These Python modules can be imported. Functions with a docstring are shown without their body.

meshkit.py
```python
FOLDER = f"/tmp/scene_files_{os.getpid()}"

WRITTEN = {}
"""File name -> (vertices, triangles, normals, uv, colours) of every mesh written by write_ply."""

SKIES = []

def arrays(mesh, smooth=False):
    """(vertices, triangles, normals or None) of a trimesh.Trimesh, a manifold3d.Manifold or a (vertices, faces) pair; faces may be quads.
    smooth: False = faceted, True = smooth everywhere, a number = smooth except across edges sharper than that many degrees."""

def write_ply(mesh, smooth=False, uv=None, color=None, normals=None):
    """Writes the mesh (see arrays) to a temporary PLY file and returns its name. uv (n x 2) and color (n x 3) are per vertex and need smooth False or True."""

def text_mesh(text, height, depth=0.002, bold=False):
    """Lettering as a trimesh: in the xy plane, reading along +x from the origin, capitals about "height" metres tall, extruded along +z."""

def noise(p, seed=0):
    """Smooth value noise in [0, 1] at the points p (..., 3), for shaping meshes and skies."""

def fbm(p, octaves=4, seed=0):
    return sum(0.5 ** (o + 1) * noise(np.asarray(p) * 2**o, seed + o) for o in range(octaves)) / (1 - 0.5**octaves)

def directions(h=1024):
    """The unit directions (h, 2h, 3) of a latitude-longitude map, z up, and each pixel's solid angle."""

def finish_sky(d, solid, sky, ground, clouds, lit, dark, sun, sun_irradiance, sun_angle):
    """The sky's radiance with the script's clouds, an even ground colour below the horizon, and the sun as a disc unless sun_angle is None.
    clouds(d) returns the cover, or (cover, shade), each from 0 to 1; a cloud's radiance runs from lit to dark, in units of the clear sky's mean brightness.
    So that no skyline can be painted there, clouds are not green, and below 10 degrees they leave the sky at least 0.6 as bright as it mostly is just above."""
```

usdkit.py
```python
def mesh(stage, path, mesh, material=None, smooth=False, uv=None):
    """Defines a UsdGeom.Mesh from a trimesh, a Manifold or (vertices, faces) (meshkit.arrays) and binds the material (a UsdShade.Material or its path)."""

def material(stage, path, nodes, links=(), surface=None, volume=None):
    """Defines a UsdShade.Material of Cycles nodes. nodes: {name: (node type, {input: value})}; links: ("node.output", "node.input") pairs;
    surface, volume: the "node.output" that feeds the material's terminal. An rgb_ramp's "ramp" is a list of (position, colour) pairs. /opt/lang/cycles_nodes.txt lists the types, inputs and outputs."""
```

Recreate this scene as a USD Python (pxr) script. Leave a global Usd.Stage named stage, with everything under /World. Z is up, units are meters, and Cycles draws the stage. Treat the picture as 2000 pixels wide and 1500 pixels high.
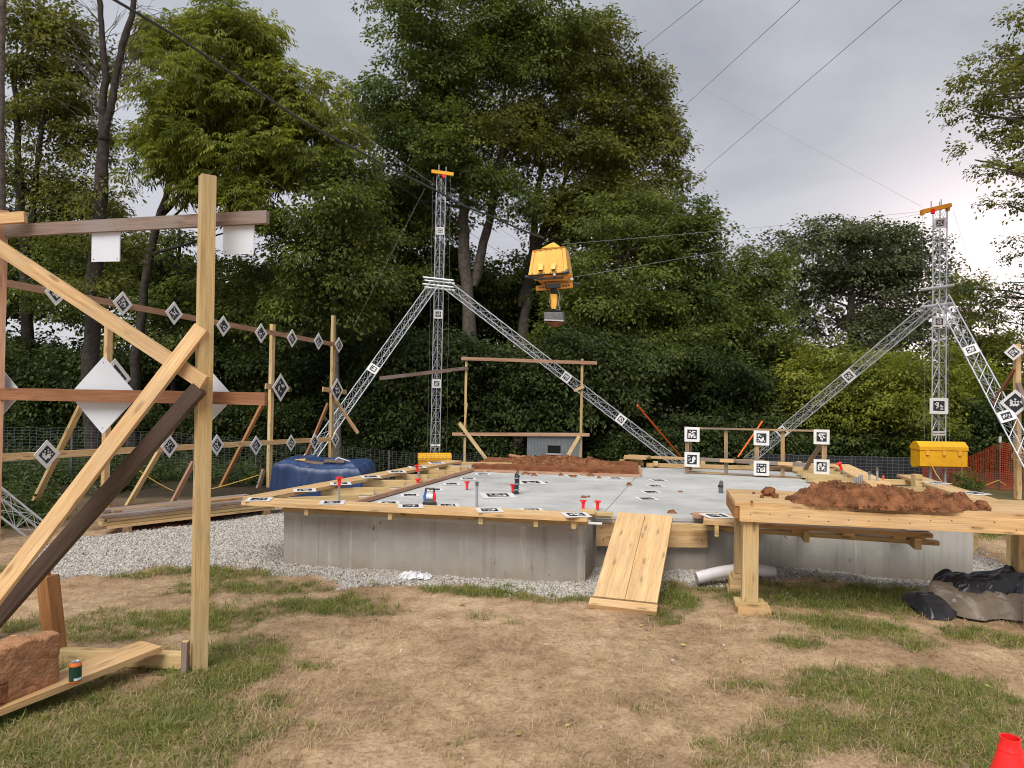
import math, random
import numpy as np, trimesh, usdkit, meshkit
from pxr import Usd, UsdGeom, UsdLux, UsdShade, Gf, Sdf, Vt
from shapely.geometry import Polygon, Point
from shapely import contains_xy
from scipy.spatial.transform import Rotation as Rot

stage = Usd.Stage.CreateInMemory()
UsdGeom.SetStageUpAxis(stage, 'Z'); UsdGeom.SetStageMetersPerUnit(stage, 1.0)
UsdGeom.Xform.Define(stage, '/World'); UsdGeom.Scope.Define(stage, '/World/Looks')

# ------------------------------------------------------------------ camera
CAM_H, F = 1.85, 1400.0                       # eye height in metres; focal length for a picture 2000 units wide
PITCH, ROLL = 0.005, 0.0132
EYE = np.array([0, 0, CAM_H])
_r0, _u0 = np.array([1., 0, 0]), np.array([0, -math.sin(PITCH), math.cos(PITCH)])
RIGHT = math.cos(ROLL) * _r0 + math.sin(ROLL) * _u0
UP = -math.sin(ROLL) * _r0 + math.cos(ROLL) * _u0
FWD = np.array([0, math.cos(PITCH), math.sin(PITCH)])
cam = UsdGeom.Camera.Define(stage, '/World/camera')
cam.CreateHorizontalApertureAttr(36.0); cam.CreateVerticalApertureAttr(27.0)
cam.CreateFocalLengthAttr(36.0 * F / 2000); cam.CreateClippingRangeAttr((0.05, 2000.0))
_m = np.eye(4); _m[0, :3], _m[1, :3], _m[2, :3], _m[3, :3] = RIGHT, UP, -FWD, EYE
cam.AddTransformOp().Set(Gf.Matrix4d(_m.tolist()))
cam.CreateExposureAttr(EXPOSURE := 1.2)

# ------------------------------------------------------------------ overcast daylight
SUN_AZ, SUN_EL = math.radians(-158), math.radians(52)      # compass angle from +y towards +x, height
sun_dir = np.array([math.sin(SUN_AZ) * math.cos(SUN_EL), math.cos(SUN_AZ) * math.cos(SUN_EL), math.sin(SUN_EL)])
sun = UsdLux.DistantLight.Define(stage, '/World/sun')
sun.CreateIntensityAttr(0.4); sun.CreateAngleAttr(40.0); sun.CreateNormalizeAttr(True); sun.CreateColorAttr(Gf.Vec3f(1.0, 0.955, 0.89))
_z = sun_dir; _x = np.cross([0, 0, 1], _z); _x /= np.linalg.norm(_x); _y = np.cross(_z, _x)
_m = np.eye(4); _m[0, :3], _m[1, :3], _m[2, :3] = _x, _y, _z
sun.AddTransformOp().Set(Gf.Matrix4d(_m.tolist()))

GLOW = np.array([0.575, 0.81, 0.075]); GLOW /= np.linalg.norm(GLOW)
SKY_STRENGTH = 0.1
K = 1.0 / SKY_STRENGTH
def sky_material():
    n = {
        'tc': ('texture_coordinate', {}),
        'sep': ('separate_xyz', {}),
        'zc': ('math', {'math_type': 'maximum', 'value2': 0.0}),
        'zp': ('math', {'math_type': 'add', 'value2': 0.22}),
        'dx': ('math', {'math_type': 'divide'}), 'dy': ('math', {'math_type': 'divide'}),
        'cmb': ('combine_xyz', {'z': 0.3}),
        'n1': ('noise_texture', {'scale': 1.5, 'detail': 6.0, 'roughness': 0.52, 'distortion': 0.5}),
        'r1': ('map_range', {'from_min': 0.39, 'from_max': 0.61, 'to_min': 0.0, 'to_max': 1.0, 'clamp': True}),
        'grey': ('mix', {'color1': tuple(K * c for c in (0.168, 0.174, 0.192)), 'color2': tuple(K * c for c in (0.246, 0.250, 0.268))}),
        # paler towards the horizon
        'hz': ('map_range', {'from_min': 0.02, 'from_max': 0.5, 'to_min': 1.0, 'to_max': 0.0, 'clamp': True, 'range_type': 'smoothstep'}),
        'hzm': ('math', {'math_type': 'multiply', 'value2': 0.75}),
        'low': ('mix', {'color2': tuple(K * c for c in (0.300, 0.286, 0.304))}),
        # the break in the cloud low on the right
        'dot': ('vector_math', {'math_type': 'dot_product', 'vector2': tuple(GLOW)}),
        'g': ('map_range', {'from_min': 0.935, 'from_max': 1.0, 'to_min': 0.0, 'to_max': 1.0, 'clamp': True}),
        'gp': ('math', {'math_type': 'power', 'value2': 3.6}),
        'sunny': ('mix', {'color2': tuple(K * c for c in (0.74, 0.62, 0.60))}),
        'left': ('map_range', {'from_min': 0.05, 'from_max': -0.75, 'to_min': 0.0, 'to_max': 0.6, 'clamp': True}),
        'pale': ('mix', {'color2': tuple(K * c for c in (0.290, 0.308, 0.335))}),
        'sky': ('sky_texture', {'sky_type': 'single_scattering', 'sun_disc': False, 'sun_elevation': SUN_EL, 'sun_rotation': SUN_AZ}),
        'cloud': ('mix', {'fac': 0.96}),
        'bg': ('background_shader', {'strength': SKY_STRENGTH}),
    }
    l = [('tc.generated', 'sep.vector'), ('sep.z', 'zc.value1'), ('zc.value', 'zp.value1'), ('sep.x', 'dx.value1'), ('zp.value', 'dx.value2'), ('sep.y', 'dy.value1'), ('zp.value', 'dy.value2'),
         ('dx.value', 'cmb.x'), ('dy.value', 'cmb.y'), ('cmb.vector', 'n1.vector'), ('n1.fac', 'r1.value'), ('r1.result', 'grey.fac'),
         ('sep.z', 'hz.value'), ('hz.result', 'hzm.value1'), ('hzm.value', 'low.fac'), ('pale.color', 'low.color1'),
         ('sep.x', 'left.value'), ('left.result', 'pale.fac'), ('grey.color', 'pale.color1'),
         ('tc.generated', 'dot.vector1'), ('dot.value', 'g.value'), ('g.result', 'gp.value1'), ('gp.value', 'sunny.fac'), ('low.color', 'sunny.color1'),
         ('sky.color', 'cloud.color1'), ('sunny.color', 'cloud.color2'), ('cloud.color', 'bg.color')]
    return usdkit.material(stage, '/World/Looks/sky', n, l, surface='bg.background')
dome = UsdLux.DomeLight.Define(stage, '/World/sky')
dome.GetPrim().SetCustomDataByKey('kind', 'structure')
UsdShade.MaterialBindingAPI.Apply(dome.GetPrim()).Bind(sky_material())

# ------------------------------------------------------------------ placing helpers
def ray(u, v):
    return FWD + (u - 1000) / F * RIGHT + (750 - v) / F * UP
def P(u, v, d):
    """The point seen at (u, v) of a 2000 x 1500 picture, d metres ahead (world y)."""
    r = ray(u, v); return EYE + r * (d / r[1])
def G(u, v, z=0.0):
    """The point seen at (u, v) on the level z."""
    r = ray(u, v); return EYE + r * ((z - CAM_H) / r[2])
def on_plane(u, v, a, b):
    """The point seen at (u, v) on the upright plane through a and b."""
    a, b = np.asarray(a, float), np.asarray(b, float)
    n = np.array([-(b - a)[1], (b - a)[0], 0]); r = ray(u, v)
    return EYE + r * (np.dot(a - EYE, n) / np.dot(r, n))
def unit(v):
    v = np.asarray(v, float); return v / np.linalg.norm(v)
def sstep(a, b, x):
    t = np.clip((np.asarray(x, float) - a) / (b - a), 0, 1); return t * t * (3 - 2 * t)
def drop(x, y):
    """The land falls away behind the slab, more on the left."""
    return -(0.85 * (1 - sstep(2, 7, x)) + 0.4 * sstep(2, 7, x)) * sstep(12.6, 18.5, y) * (1 - sstep(-3, -9, x) * 0.6)

used = {}
def new_path(parent, name):
    k = (parent, name); n = used.get(k, 0); used[k] = n + 1
    return f'{parent}/{name}' + (f'_{n:03d}' if n else '')
def tag(prim, **kw):
    for k, v in kw.items():
        if v: prim.SetCustomDataByKey(k, v)
def thing(name, label, category, loc=(0, 0, 0), group=None, kind=None):
    path = new_path('/World', name)
    x = UsdGeom.Xform.Define(stage, path); x.AddTranslateOp().Set(Gf.Vec3d(*map(float, loc)))
    tag(x.GetPrim(), label=label, category=category, group=group, kind=kind)
    return path
_worlds = {}
def world_of(path):
    m = np.eye(4)
    while path and path != '/World':
        if path in _worlds: return m @ _worlds[path] if False else _worlds[path]
        path = path.rpartition('/')[0]
    return m
def part(parent, name, mesh, mat, M=None, smooth=False, label=None, kind=None):
    """A mesh under parent. mesh is in its own frame and M (4x4, column vectors) puts that frame in the world; without M the mesh is in world coordinates."""
    path = new_path(parent, name)
    PW = parent_matrix(parent)
    W = np.eye(4) if M is None else np.asarray(M, float)
    if M is None:                                       # give the mesh a frame of its own, at its middle
        v, f, nn = meshkit.arrays(mesh, False)
        c = v.mean(0); W[:3, 3] = c; mesh = trimesh.Trimesh(v - c, f, process=False)
    me = usdkit.mesh(stage, path, mesh, f'/World/Looks/{mat}', smooth=smooth)
    L = np.linalg.inv(PW) @ W
    me.AddTransformOp().Set(Gf.Matrix4d(L.T.tolist()))
    _worlds[path] = W
    tag(me.GetPrim(), label=label, kind=kind)
    return path
def parent_matrix(path):
    if path == '/World': return np.eye(4)
    if path in _worlds: return _worlds[path]
    m = np.eye(4); t = UsdGeom.Xformable(stage.GetPrimAtPath(path)).GetLocalTransformation()
    m = np.array(t).T @ np.eye(4)
    up = path.rpartition('/')[0]
    W = parent_matrix(up) @ m if up != '/World' else m
    _worlds[path] = W
    return W
def single(name, mesh, mat, label=None, category=None, group=None, kind=None, smooth=False, M=None):
    p = part('/World', name, mesh, mat, M=M, smooth=smooth, kind=kind)
    tag(stage.GetPrimAtPath(p), label=label, category=category, group=group)
    return p

# ------------------------------------------------------------------ shapes
def chamfer_box(l, w, h, c=0.004):
    c = min(c, .3 * min(l, w, h))
    pts = []
    for sx in (-1, 1):
        for sy in (-1, 1):
            for sz in (-1, 1):
                x, y, z = sx * l / 2, sy * w / 2, sz * h / 2
                pts += [(x - sx * c, y, z), (x, y - sy * c, z), (x, y, z - sz * c)]
    return trimesh.convex.convex_hull(np.array(pts))
_boxes = {}
def cbox(l, w, h, c=0.004):
    k = (round(l, 4), round(w, 4), round(h, 4), c)
    if k not in _boxes: _boxes[k] = chamfer_box(*k)
    return _boxes[k]
def frame(origin, x, z=(0, 0, 1)):
    x = unit(x); z = np.asarray(z, float); z = z - x * np.dot(z, x)
    if np.linalg.norm(z) < 1e-4: z = np.array([0, 1., 0]) - x * x[1]
    z = unit(z); y = np.cross(z, x)
    M = np.eye(4); M[:3, 0], M[:3, 1], M[:3, 2], M[:3, 3] = x, y, z, origin
    return M
def beam(parent, name, a, b, w, h, mat, up=(0, 0, 1), c=0.004, label=None, ext=0.0):
    """A length of timber from a to b along its middle: w across, h along up."""
    a, b = np.asarray(a, float), np.asarray(b, float); d = unit(b - a); a, b = a - d * ext, b + d * ext
    return part(parent, name, cbox(np.linalg.norm(b - a), w, h, c), mat, M=frame((a + b) / 2, b - a, up), label=label)
def box_at(parent, name, centre, size, mat, x=(1, 0, 0), z=(0, 0, 1), c=0.004, label=None):
    return part(parent, name, cbox(*size, c), mat, M=frame(centre, x, z), label=label)
def tube(pts, r, sides=6, caps=True):
    """A round bar through the points; r may vary."""
    pts = np.asarray(pts, float); n = len(pts); r = np.broadcast_to(r, n)
    t = np.gradient(pts, axis=0); t /= np.linalg.norm(t, axis=1)[:, None]
    ref = np.array([0, 0, 1.]) if abs(t[:, 2]).mean() < .8 else np.array([1., 0, 0])
    s = np.cross(t, ref); s /= np.maximum(np.linalg.norm(s, axis=1)[:, None], 1e-9); b = np.cross(t, s)
    a = np.linspace(0, 2 * np.pi, sides, endpoint=False)
    ring = pts[:, None] + r[:, None, None] * (np.cos(a)[None, :, None] * s[:, None] + np.sin(a)[None, :, None] * b[:, None])
    v = ring.reshape(-1, 3); i = np.arange(n - 1)[:, None] * sides + np.arange(sides)[None]; j = np.arange(n - 1)[:, None] * sides + (np.arange(sides)[None] + 1) % sides
    f = np.concatenate([np.stack([i, j, j + sides], -1).reshape(-1, 3), np.stack([i, j + sides, i + sides], -1).reshape(-1, 3)])
    if caps:
        v = np.vstack([v, pts[0], pts[-1]]); k = np.arange(sides)
        f = np.vstack([f, np.stack([(k + 1) % sides, k, np.full(sides, n * sides)], 1), np.stack([(n - 1) * sides + k, (n - 1) * sides + (k + 1) % sides, np.full(sides, n * sides + 1)], 1)])
    f = f[:, ::-1]
    return trimesh.Trimesh(v, f, process=False)
def bars(segs, r, sides=3):
    """Many straight round bars joined (lattice work, wire mesh). segs: (n, 2, 3)."""
    segs = np.asarray(segs, float); a, b = segs[:, 0], segs[:, 1]; t = b - a; t /= np.linalg.norm(t, axis=1)[:, None]
    ref = np.where(np.abs(t[:, 2:3]) < .9, np.array([[0, 0, 1.]]), np.array([[1., 0, 0]]))
    s = np.cross(t, ref); s /= np.linalg.norm(s, axis=1)[:, None]; q = np.cross(t, s)
    ang = np.linspace(0, 2 * np.pi, sides, endpoint=False)
    off = r * (np.cos(ang)[None, :, None] * s[:, None] + np.sin(ang)[None, :, None] * q[:, None])
    v = np.concatenate([a[:, None] + off, b[:, None] + off], 1); n = len(segs)
    k = np.arange(sides); k2 = (k + 1) % sides
    f1 = np.concatenate([np.stack([k, k + sides, k2 + sides], 1), np.stack([k, k2 + sides, k2], 1)])
    f = (np.arange(n)[:, None, None] * 2 * sides + f1[None]).reshape(-1, 3)
    return trimesh.Trimesh(v.reshape(-1, 3), f[:, ::-1], process=False)
def lathe(profile, n=20):
    """A surface of revolution about z from (radius, height) pairs."""
    return trimesh.creation.revolve(np.array(profile, float), sections=n)
def grid_mesh(X, Y, Z):
    r, c = X.shape; v = np.stack([X, Y, Z], -1).reshape(-1, 3)
    i = (np.arange(r - 1)[:, None] * c + np.arange(c - 1)[None]).ravel()
    f = np.vstack([np.stack([i, i + 1, i + c + 1], 1), np.stack([i, i + c + 1, i + c], 1)])
    return v, f
def prism(poly_xy, z0, z1):
    m = trimesh.creation.extrude_polygon(Polygon(poly_xy), z1 - z0, engine='earcut'); m.apply_translation([0, 0, z0]); return m
def join(*ms):
    return trimesh.util.concatenate([m if isinstance(m, trimesh.Trimesh) else trimesh.Trimesh(*m, process=False) for m in ms])

# ------------------------------------------------------------------ materials
def mat(name, nodes, links, surface='p.BSDF'):
    return usdkit.material(stage, f'/World/Looks/{name}', nodes, links, surface=surface)
def plain(name, col, rough=.5, metallic=0.0, vary=.12, scale=6.0, spec=.5, bump=0.0, bscale=60.0):
    lo, hi = tuple(c * (1 - vary) for c in col), tuple(min(1, c * (1 + vary)) for c in col)
    n = {'tc': ('texture_coordinate', {}), 'n': ('noise_texture', {'scale': scale, 'detail': 5.0, 'roughness': .6}),
         'r': ('rgb_ramp', {'ramp': [(.3, lo), (.7, hi)]}), 'p': ('principled_bsdf', {'roughness': rough, 'metallic': metallic, 'specular_ior_level': spec})}
    l = [('tc.object', 'n.vector'), ('n.fac', 'r.fac'), ('r.color', 'p.base_color')]
    if bump:
        n['nb'] = ('noise_texture', {'scale': bscale, 'detail': 4.0}); n['b'] = ('bump', {'strength': bump, 'distance': .02})
        l += [('tc.object', 'nb.vector'), ('nb.fac', 'b.height'), ('b.normal', 'p.normal')]
    return mat(name, n, l)
def wood(name, light, dark, knots=.7, rough=.62, weather=None, wamt=.85):
    """Sawn timber: grain along the piece's own x axis, knots, tone varying from piece to piece."""
    n = {'tc': ('texture_coordinate', {}), 'oi': ('object_info', {}),
         'm1': ('math', {'math_type': 'multiply', 'value2': 57.0}), 'm2': ('math', {'math_type': 'multiply', 'value2': 23.0}),
         'off': ('combine_xyz', {}),
         'add': ('vector_math', {'math_type': 'add'}),
         'map': ('mapping', {'scale': (1.1, 17.0, 17.0)}), 'g': ('noise_texture', {'scale': 1.0, 'detail': 6.0, 'roughness': .62, 'distortion': .9}),
         'mapf': ('mapping', {'scale': (5.0, 160.0, 160.0)}), 'gf': ('noise_texture', {'scale': 1.0, 'detail': 3.0, 'roughness': .6}),
         'r': ('rgb_ramp', {'ramp': [(.30, dark), (.47, tuple(.45 * a + .55 * b for a, b in zip(dark, light))), (.62, light), (.8, tuple(min(1, c * 1.12) for c in light))]}),
         'fine': ('mix', {'mix_type': 'multiply', 'fac': .5}), 'rf': ('rgb_ramp', {'ramp': [(.3, (.45, .38, .32)), (.58, (1, 1, 1))]}),
         'mapk': ('mapping', {'scale': (3.6, 14.0, 14.0)}), 'vk': ('voronoi_texture', {'scale': 1.0}),
         'rk': ('rgb_ramp', {'ramp': [(.0, (knots, knots, knots)), (.13, (knots * .9,) * 3), (.20, (knots * .25,) * 3), (.30, (0, 0, 0))]}),
         'kn': ('mix', {'color2': tuple(c * .32 for c in dark)}),
         'v': ('map_range', {'from_min': 0., 'from_max': 1., 'to_min': .78, 'to_max': 1.08}),
         'hv': ('hsv', {'hue': .5, 'saturation': 1.0, 'fac': 1.0}),
         'b': ('bump', {'strength': .5, 'distance': .004}),
         'p': ('principled_bsdf', {'roughness': rough, 'specular_ior_level': .3})}
    l = [('oi.random', 'm1.value1'), ('oi.random', 'm2.value1'), ('m1.value', 'off.x'), ('m2.value', 'off.y'), ('m1.value', 'off.z'),
         ('tc.object', 'add.vector1'), ('off.vector', 'add.vector2'), ('add.vector', 'map.vector'), ('map.vector', 'g.vector'), ('g.fac', 'r.fac'),
         ('add.vector', 'mapf.vector'), ('mapf.vector', 'gf.vector'), ('gf.fac', 'rf.fac'), ('r.color', 'fine.color1'), ('rf.color', 'fine.color2'),
         ('add.vector', 'mapk.vector'), ('mapk.vector', 'vk.vector'), ('vk.distance', 'rk.fac'), ('rk.color', 'kn.fac'), ('fine.color', 'kn.color1'),
         ('oi.random', 'v.value'), ('v.result', 'hv.value'), ('kn.color', 'hv.color'), ('hv.color', 'p.base_color'), ('gf.fac', 'b.height'), ('b.normal', 'p.normal')]
    if weather:
        n['nw'] = ('noise_texture', {'scale': 2.2, 'detail': 5.0}); n['rw'] = ('rgb_ramp', {'ramp': [(.44, (0, 0, 0)), (.64, (wamt,) * 3)]}); n['w'] = ('mix', {'color2': weather})
        l = [x for x in l if x[1] != 'hv.color'] + [('add.vector', 'nw.vector'), ('nw.fac', 'rw.fac'), ('rw.color', 'w.fac'), ('kn.color', 'w.color1'), ('w.color', 'hv.color')]
    return mat(name, n, l)
wood('pine', (.78, .53, .27), (.56, .33, .135), weather=(.47, .34, .21), wamt=.35)
wood('treated_pine', (.73, .54, .265), (.52, .345, .14), weather=(.50, .39, .24), wamt=.35)
wood('red_timber', (.40, .19, .095), (.25, .105, .05), knots=.4)
wood('grey_timber', (.31, .225, .18), (.19, .13, .10), weather=(.30, .25, .23))
wood('dark_timber', (.085, .055, .038), (.045, .028, .02), knots=.3)
wood('orange_timber', (.44, .21, .075), (.30, .13, .045), knots=.3)
wood('pink_timber', (.56, .345, .225), (.40, .215, .13), knots=.4)
wood('old_timber', (.50, .31, .15), (.25, .155, .085), weather=(.20, .165, .145))
plain('white_panel', (.65, .69, .75), .35, vary=.03)
plain('marker_white', (.72, .71, .70), .45, vary=.10, scale=9)
plain('marker_black', (.022, .022, .026), .45, vary=.2)
plain('galvanised', (.53, .55, .58), .42, metallic=.35, vary=.12, scale=20)
plain('screw', (.08, .07, .06), .4, metallic=.8)
plain('yellow_paint', (.83, .44, .055), .42, vary=.14, scale=7)
plain('orange_paint', (.66, .27, .02), .4, vary=.08, scale=3)
plain('amber_paint', (.80, .40, .012), .42, vary=.13, scale=6)
plain('black_rubber', (.016, .016, .018), .45)
plain('red_plastic', (.88, .02, .02), .32, vary=.05, spec=.5)
plain('orange_plastic', (.85, .14, .02), .4, vary=.05)
plain('grey_pvc', (.30, .31, .33), .4, vary=.06)
plain('white_pipe', (.62, .60, .61), .5, vary=.08)
plain('black_plastic', (.018, .02, .024), .5, vary=.3)
plain('blue_plastic', (.03, .14, .42), .4)
plain('steel_dark', (.20, .20, .20), .35, metallic=.8, vary=.2)
plain('bucket_steel', (.17, .16, .155), .32, metallic=.75, vary=.25, scale=14)
plain('red_clay', (.21, .082, .038), .9, vary=.3, scale=9, spec=.15, bump=.6, bscale=70)
plain('dry_clay', (.36, .185, .098), .88, vary=.3, scale=14, spec=.15, bump=.9, bscale=45)
plain('wire', (.045, .045, .048), .5, metallic=.4)
plain('pale_wire', (.32, .33, .35), .45, metallic=.4)
plain('yellow_rope', (.55, .33, .05), .7)
plain('net_orange', (.50, .085, .03), .55, vary=.15)
plain('mesh_wire', (.13, .135, .14), .5, metallic=.3)
plain('silt_fabric', (.018, .019, .023), .6, vary=.2, scale=3)
plain('shed_metal', (.23, .25, .265), .45, metallic=.25, vary=.15, scale=2)
plain('dark_glass', (.012, .014, .016), .12)
plain('can_green', (.012, .05, .035), .25, vary=.1)
plain('can_orange', (.70, .16, .03), .25, vary=.1)
plain('can_metal', (.7, .7, .72), .25, metallic=.9)
plain('bark', (.125, .105, .088), .9, vary=.45, scale=9, spec=.15, bump=.9, bscale=22)
plain('bark_dark', (.05, .041, .035), .9, vary=.45, scale=9, spec=.15, bump=.9, bscale=22)
plain('poly_sheet', (.66, .67, .68), .35, vary=.1)
plain('blue_tarp', (.018, .042, .118), .38, vary=.25, scale=3, spec=.5)
plain('black_tarp', (.020, .021, .026), .33, vary=.3, scale=6, spec=.5)
plain('brown_tarp', (.185, .145, .105), .42, vary=.2, scale=6, spec=.4)
plain('clod', (.215, .092, .043), .92, vary=.6, scale=11, spec=.12, bump=.8, bscale=90)
plain('stone', (.56, .53, .50), .8, vary=.12, scale=1.5, spec=.2)
plain('straw', (.56, .41, .215), .8, vary=.1, spec=.1)
# ------------------------------------------------------------------ ground
def leafy(name, lo, hi, trans, tcol, scale=.55):
    n = {'geo': ('geometry', {}), 'oi': ('object_info', {}), 'n': ('noise_texture', {'scale': scale, 'detail': 3.0}),
         'a': ('math', {'math_type': 'multiply', 'value2': .55}), 'b': ('math', {'math_type': 'multiply', 'value2': .45}), 's': ('math', {'math_type': 'add'}),
         'r': ('rgb_ramp', {'ramp': [(.22, lo), (.72, hi)]}),
         'hs': ('mix', {'mix_type': 'multiply', 'fac': 1.0, 'color2': tcol}),
         'p': ('principled_bsdf', {'roughness': .5, 'specular_ior_level': .22}), 't': ('translucent_bsdf', {}), 'm': ('mix_closure', {'fac': trans})}
    l = [('geo.position', 'n.vector'), ('n.fac', 'a.value1'), ('oi.random', 'b.value1'), ('a.value', 's.value1'), ('b.value', 's.value2'), ('s.value', 'r.fac'),
         ('r.color', 'p.base_color'), ('r.color', 'hs.color1'), ('hs.color', 't.color'), ('p.BSDF', 'm.closure1'), ('t.BSDF', 'm.closure2')]
    return mat(name, n, l, 'm.closure')
leafy('leaf_bright', (.070, .105, .016), (.31, .325, .052), .40, (1.3, 1.3, .6))
leafy('leaf_green', (.042, .068, .016), (.175, .205, .042), .32, (1.3, 1.3, .7))
leafy('leaf_olive', (.052, .068, .017), (.21, .21, .04), .32, (1.3, 1.25, .7))
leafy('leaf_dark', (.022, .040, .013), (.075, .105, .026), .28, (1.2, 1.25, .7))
leafy('leaf_grey', (.055, .072, .034), (.140, .155, .065), .30, (1.2, 1.2, .8))
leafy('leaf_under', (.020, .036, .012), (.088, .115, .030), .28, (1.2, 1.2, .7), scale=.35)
leafy('leaf_fallen', (.16, .10, .04), (.62, .55, .20), .2, (1, 1, .8), scale=4)
leafy('leaf_gold', (.075, .095, .014), (.190, .195, .030), .40, (1.3, 1.25, .5))
leafy('grass_blade', (.100, .135, .028), (.29, .295, .085), .3, (1.2, 1.2, .6), scale=2.5)
leafy('dry_grass', (.30, .205, .105), (.54, .41, .235), .2, (1, 1, .9), scale=3)
n = {'geo': ('geometry', {}), 'oi': ('object_info', {}), 'r': ('rgb_ramp', {'ramp': [(0, (.22, .195, .165)), (.45, (.40, .37, .335)), (1, (.58, .545, .50))]}), 'p': ('principled_bsdf', {'roughness': .8, 'specular_ior_level': .2})}
mat('gravel_stone', n, [('oi.random', 'r.fac'), ('r.color', 'p.base_color')])

def ground_material():
    n = {'geo': ('geometry', {}), 'at': ('attribute', {'attribute': 'cover'}), 'sep': ('separate_color', {}),
         'n1': ('noise_texture', {'scale': 1.1, 'detail': 6.0, 'roughness': .6}), 'n2': ('noise_texture', {'scale': 34.0, 'detail': 5.0, 'roughness': .7}),
         'n3': ('noise_texture', {'scale': 7.0, 'detail': 5.0, 'roughness': .65}),
         'dirt': ('rgb_ramp', {'ramp': [(.32, (.29, .188, .113)), (.5, (.46, .318, .195)), (.68, (.56, .41, .268))]}),
         'fine': ('rgb_ramp', {'ramp': [(.3, (.5, .46, .42)), (.52, (1, 1, 1)), (.75, (1.25, 1.22, 1.2))]}),
         'mid': ('rgb_ramp', {'ramp': [(.32, (.62, .56, .52)), (.5, (.95, .94, .93)), (.68, (1.18, 1.18, 1.18))]}),
         'm1': ('mix', {'mix_type': 'multiply', 'fac': .8}), 'm2': ('mix', {'mix_type': 'multiply', 'fac': .8}),
         'soil': ('mix', {'color2': (.115, .098, .042)}),
         'v': ('voronoi_texture', {'scale': 38.0}), 'vc': ('rgb_ramp', {'ramp': [(0, (.22, .2, .18)), (.5, (.42, .40, .385)), (1, (.62, .60, .58))]}), 'sepv': ('separate_color', {}),
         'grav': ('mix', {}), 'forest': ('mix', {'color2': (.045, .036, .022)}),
         'b': ('bump', {'strength': .8, 'distance': .02}), 'p': ('principled_bsdf', {'roughness': .92, 'specular_ior_level': .12})}
    l = [('geo.position', 'n1.vector'), ('geo.position', 'n2.vector'), ('geo.position', 'n3.vector'), ('n1.fac', 'dirt.fac'), ('n2.fac', 'fine.fac'), ('n3.fac', 'mid.fac'),
         ('dirt.color', 'm1.color1'), ('fine.color', 'm1.color2'), ('m1.color', 'm2.color1'), ('mid.color', 'm2.color2'), ('at.color', 'sep.color'),
         ('m2.color', 'soil.color1'), ('sep.r', 'soil.fac'), ('geo.position', 'v.vector'), ('v.color', 'sepv.color'), ('sepv.r', 'vc.fac'),
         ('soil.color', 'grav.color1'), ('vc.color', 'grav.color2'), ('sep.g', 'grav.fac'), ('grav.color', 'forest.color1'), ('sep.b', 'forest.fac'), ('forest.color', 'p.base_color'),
         ('n2.fac', 'b.height'), ('b.normal', 'p.normal')]
    return mat('ground', n, l)
ground_material()

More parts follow.
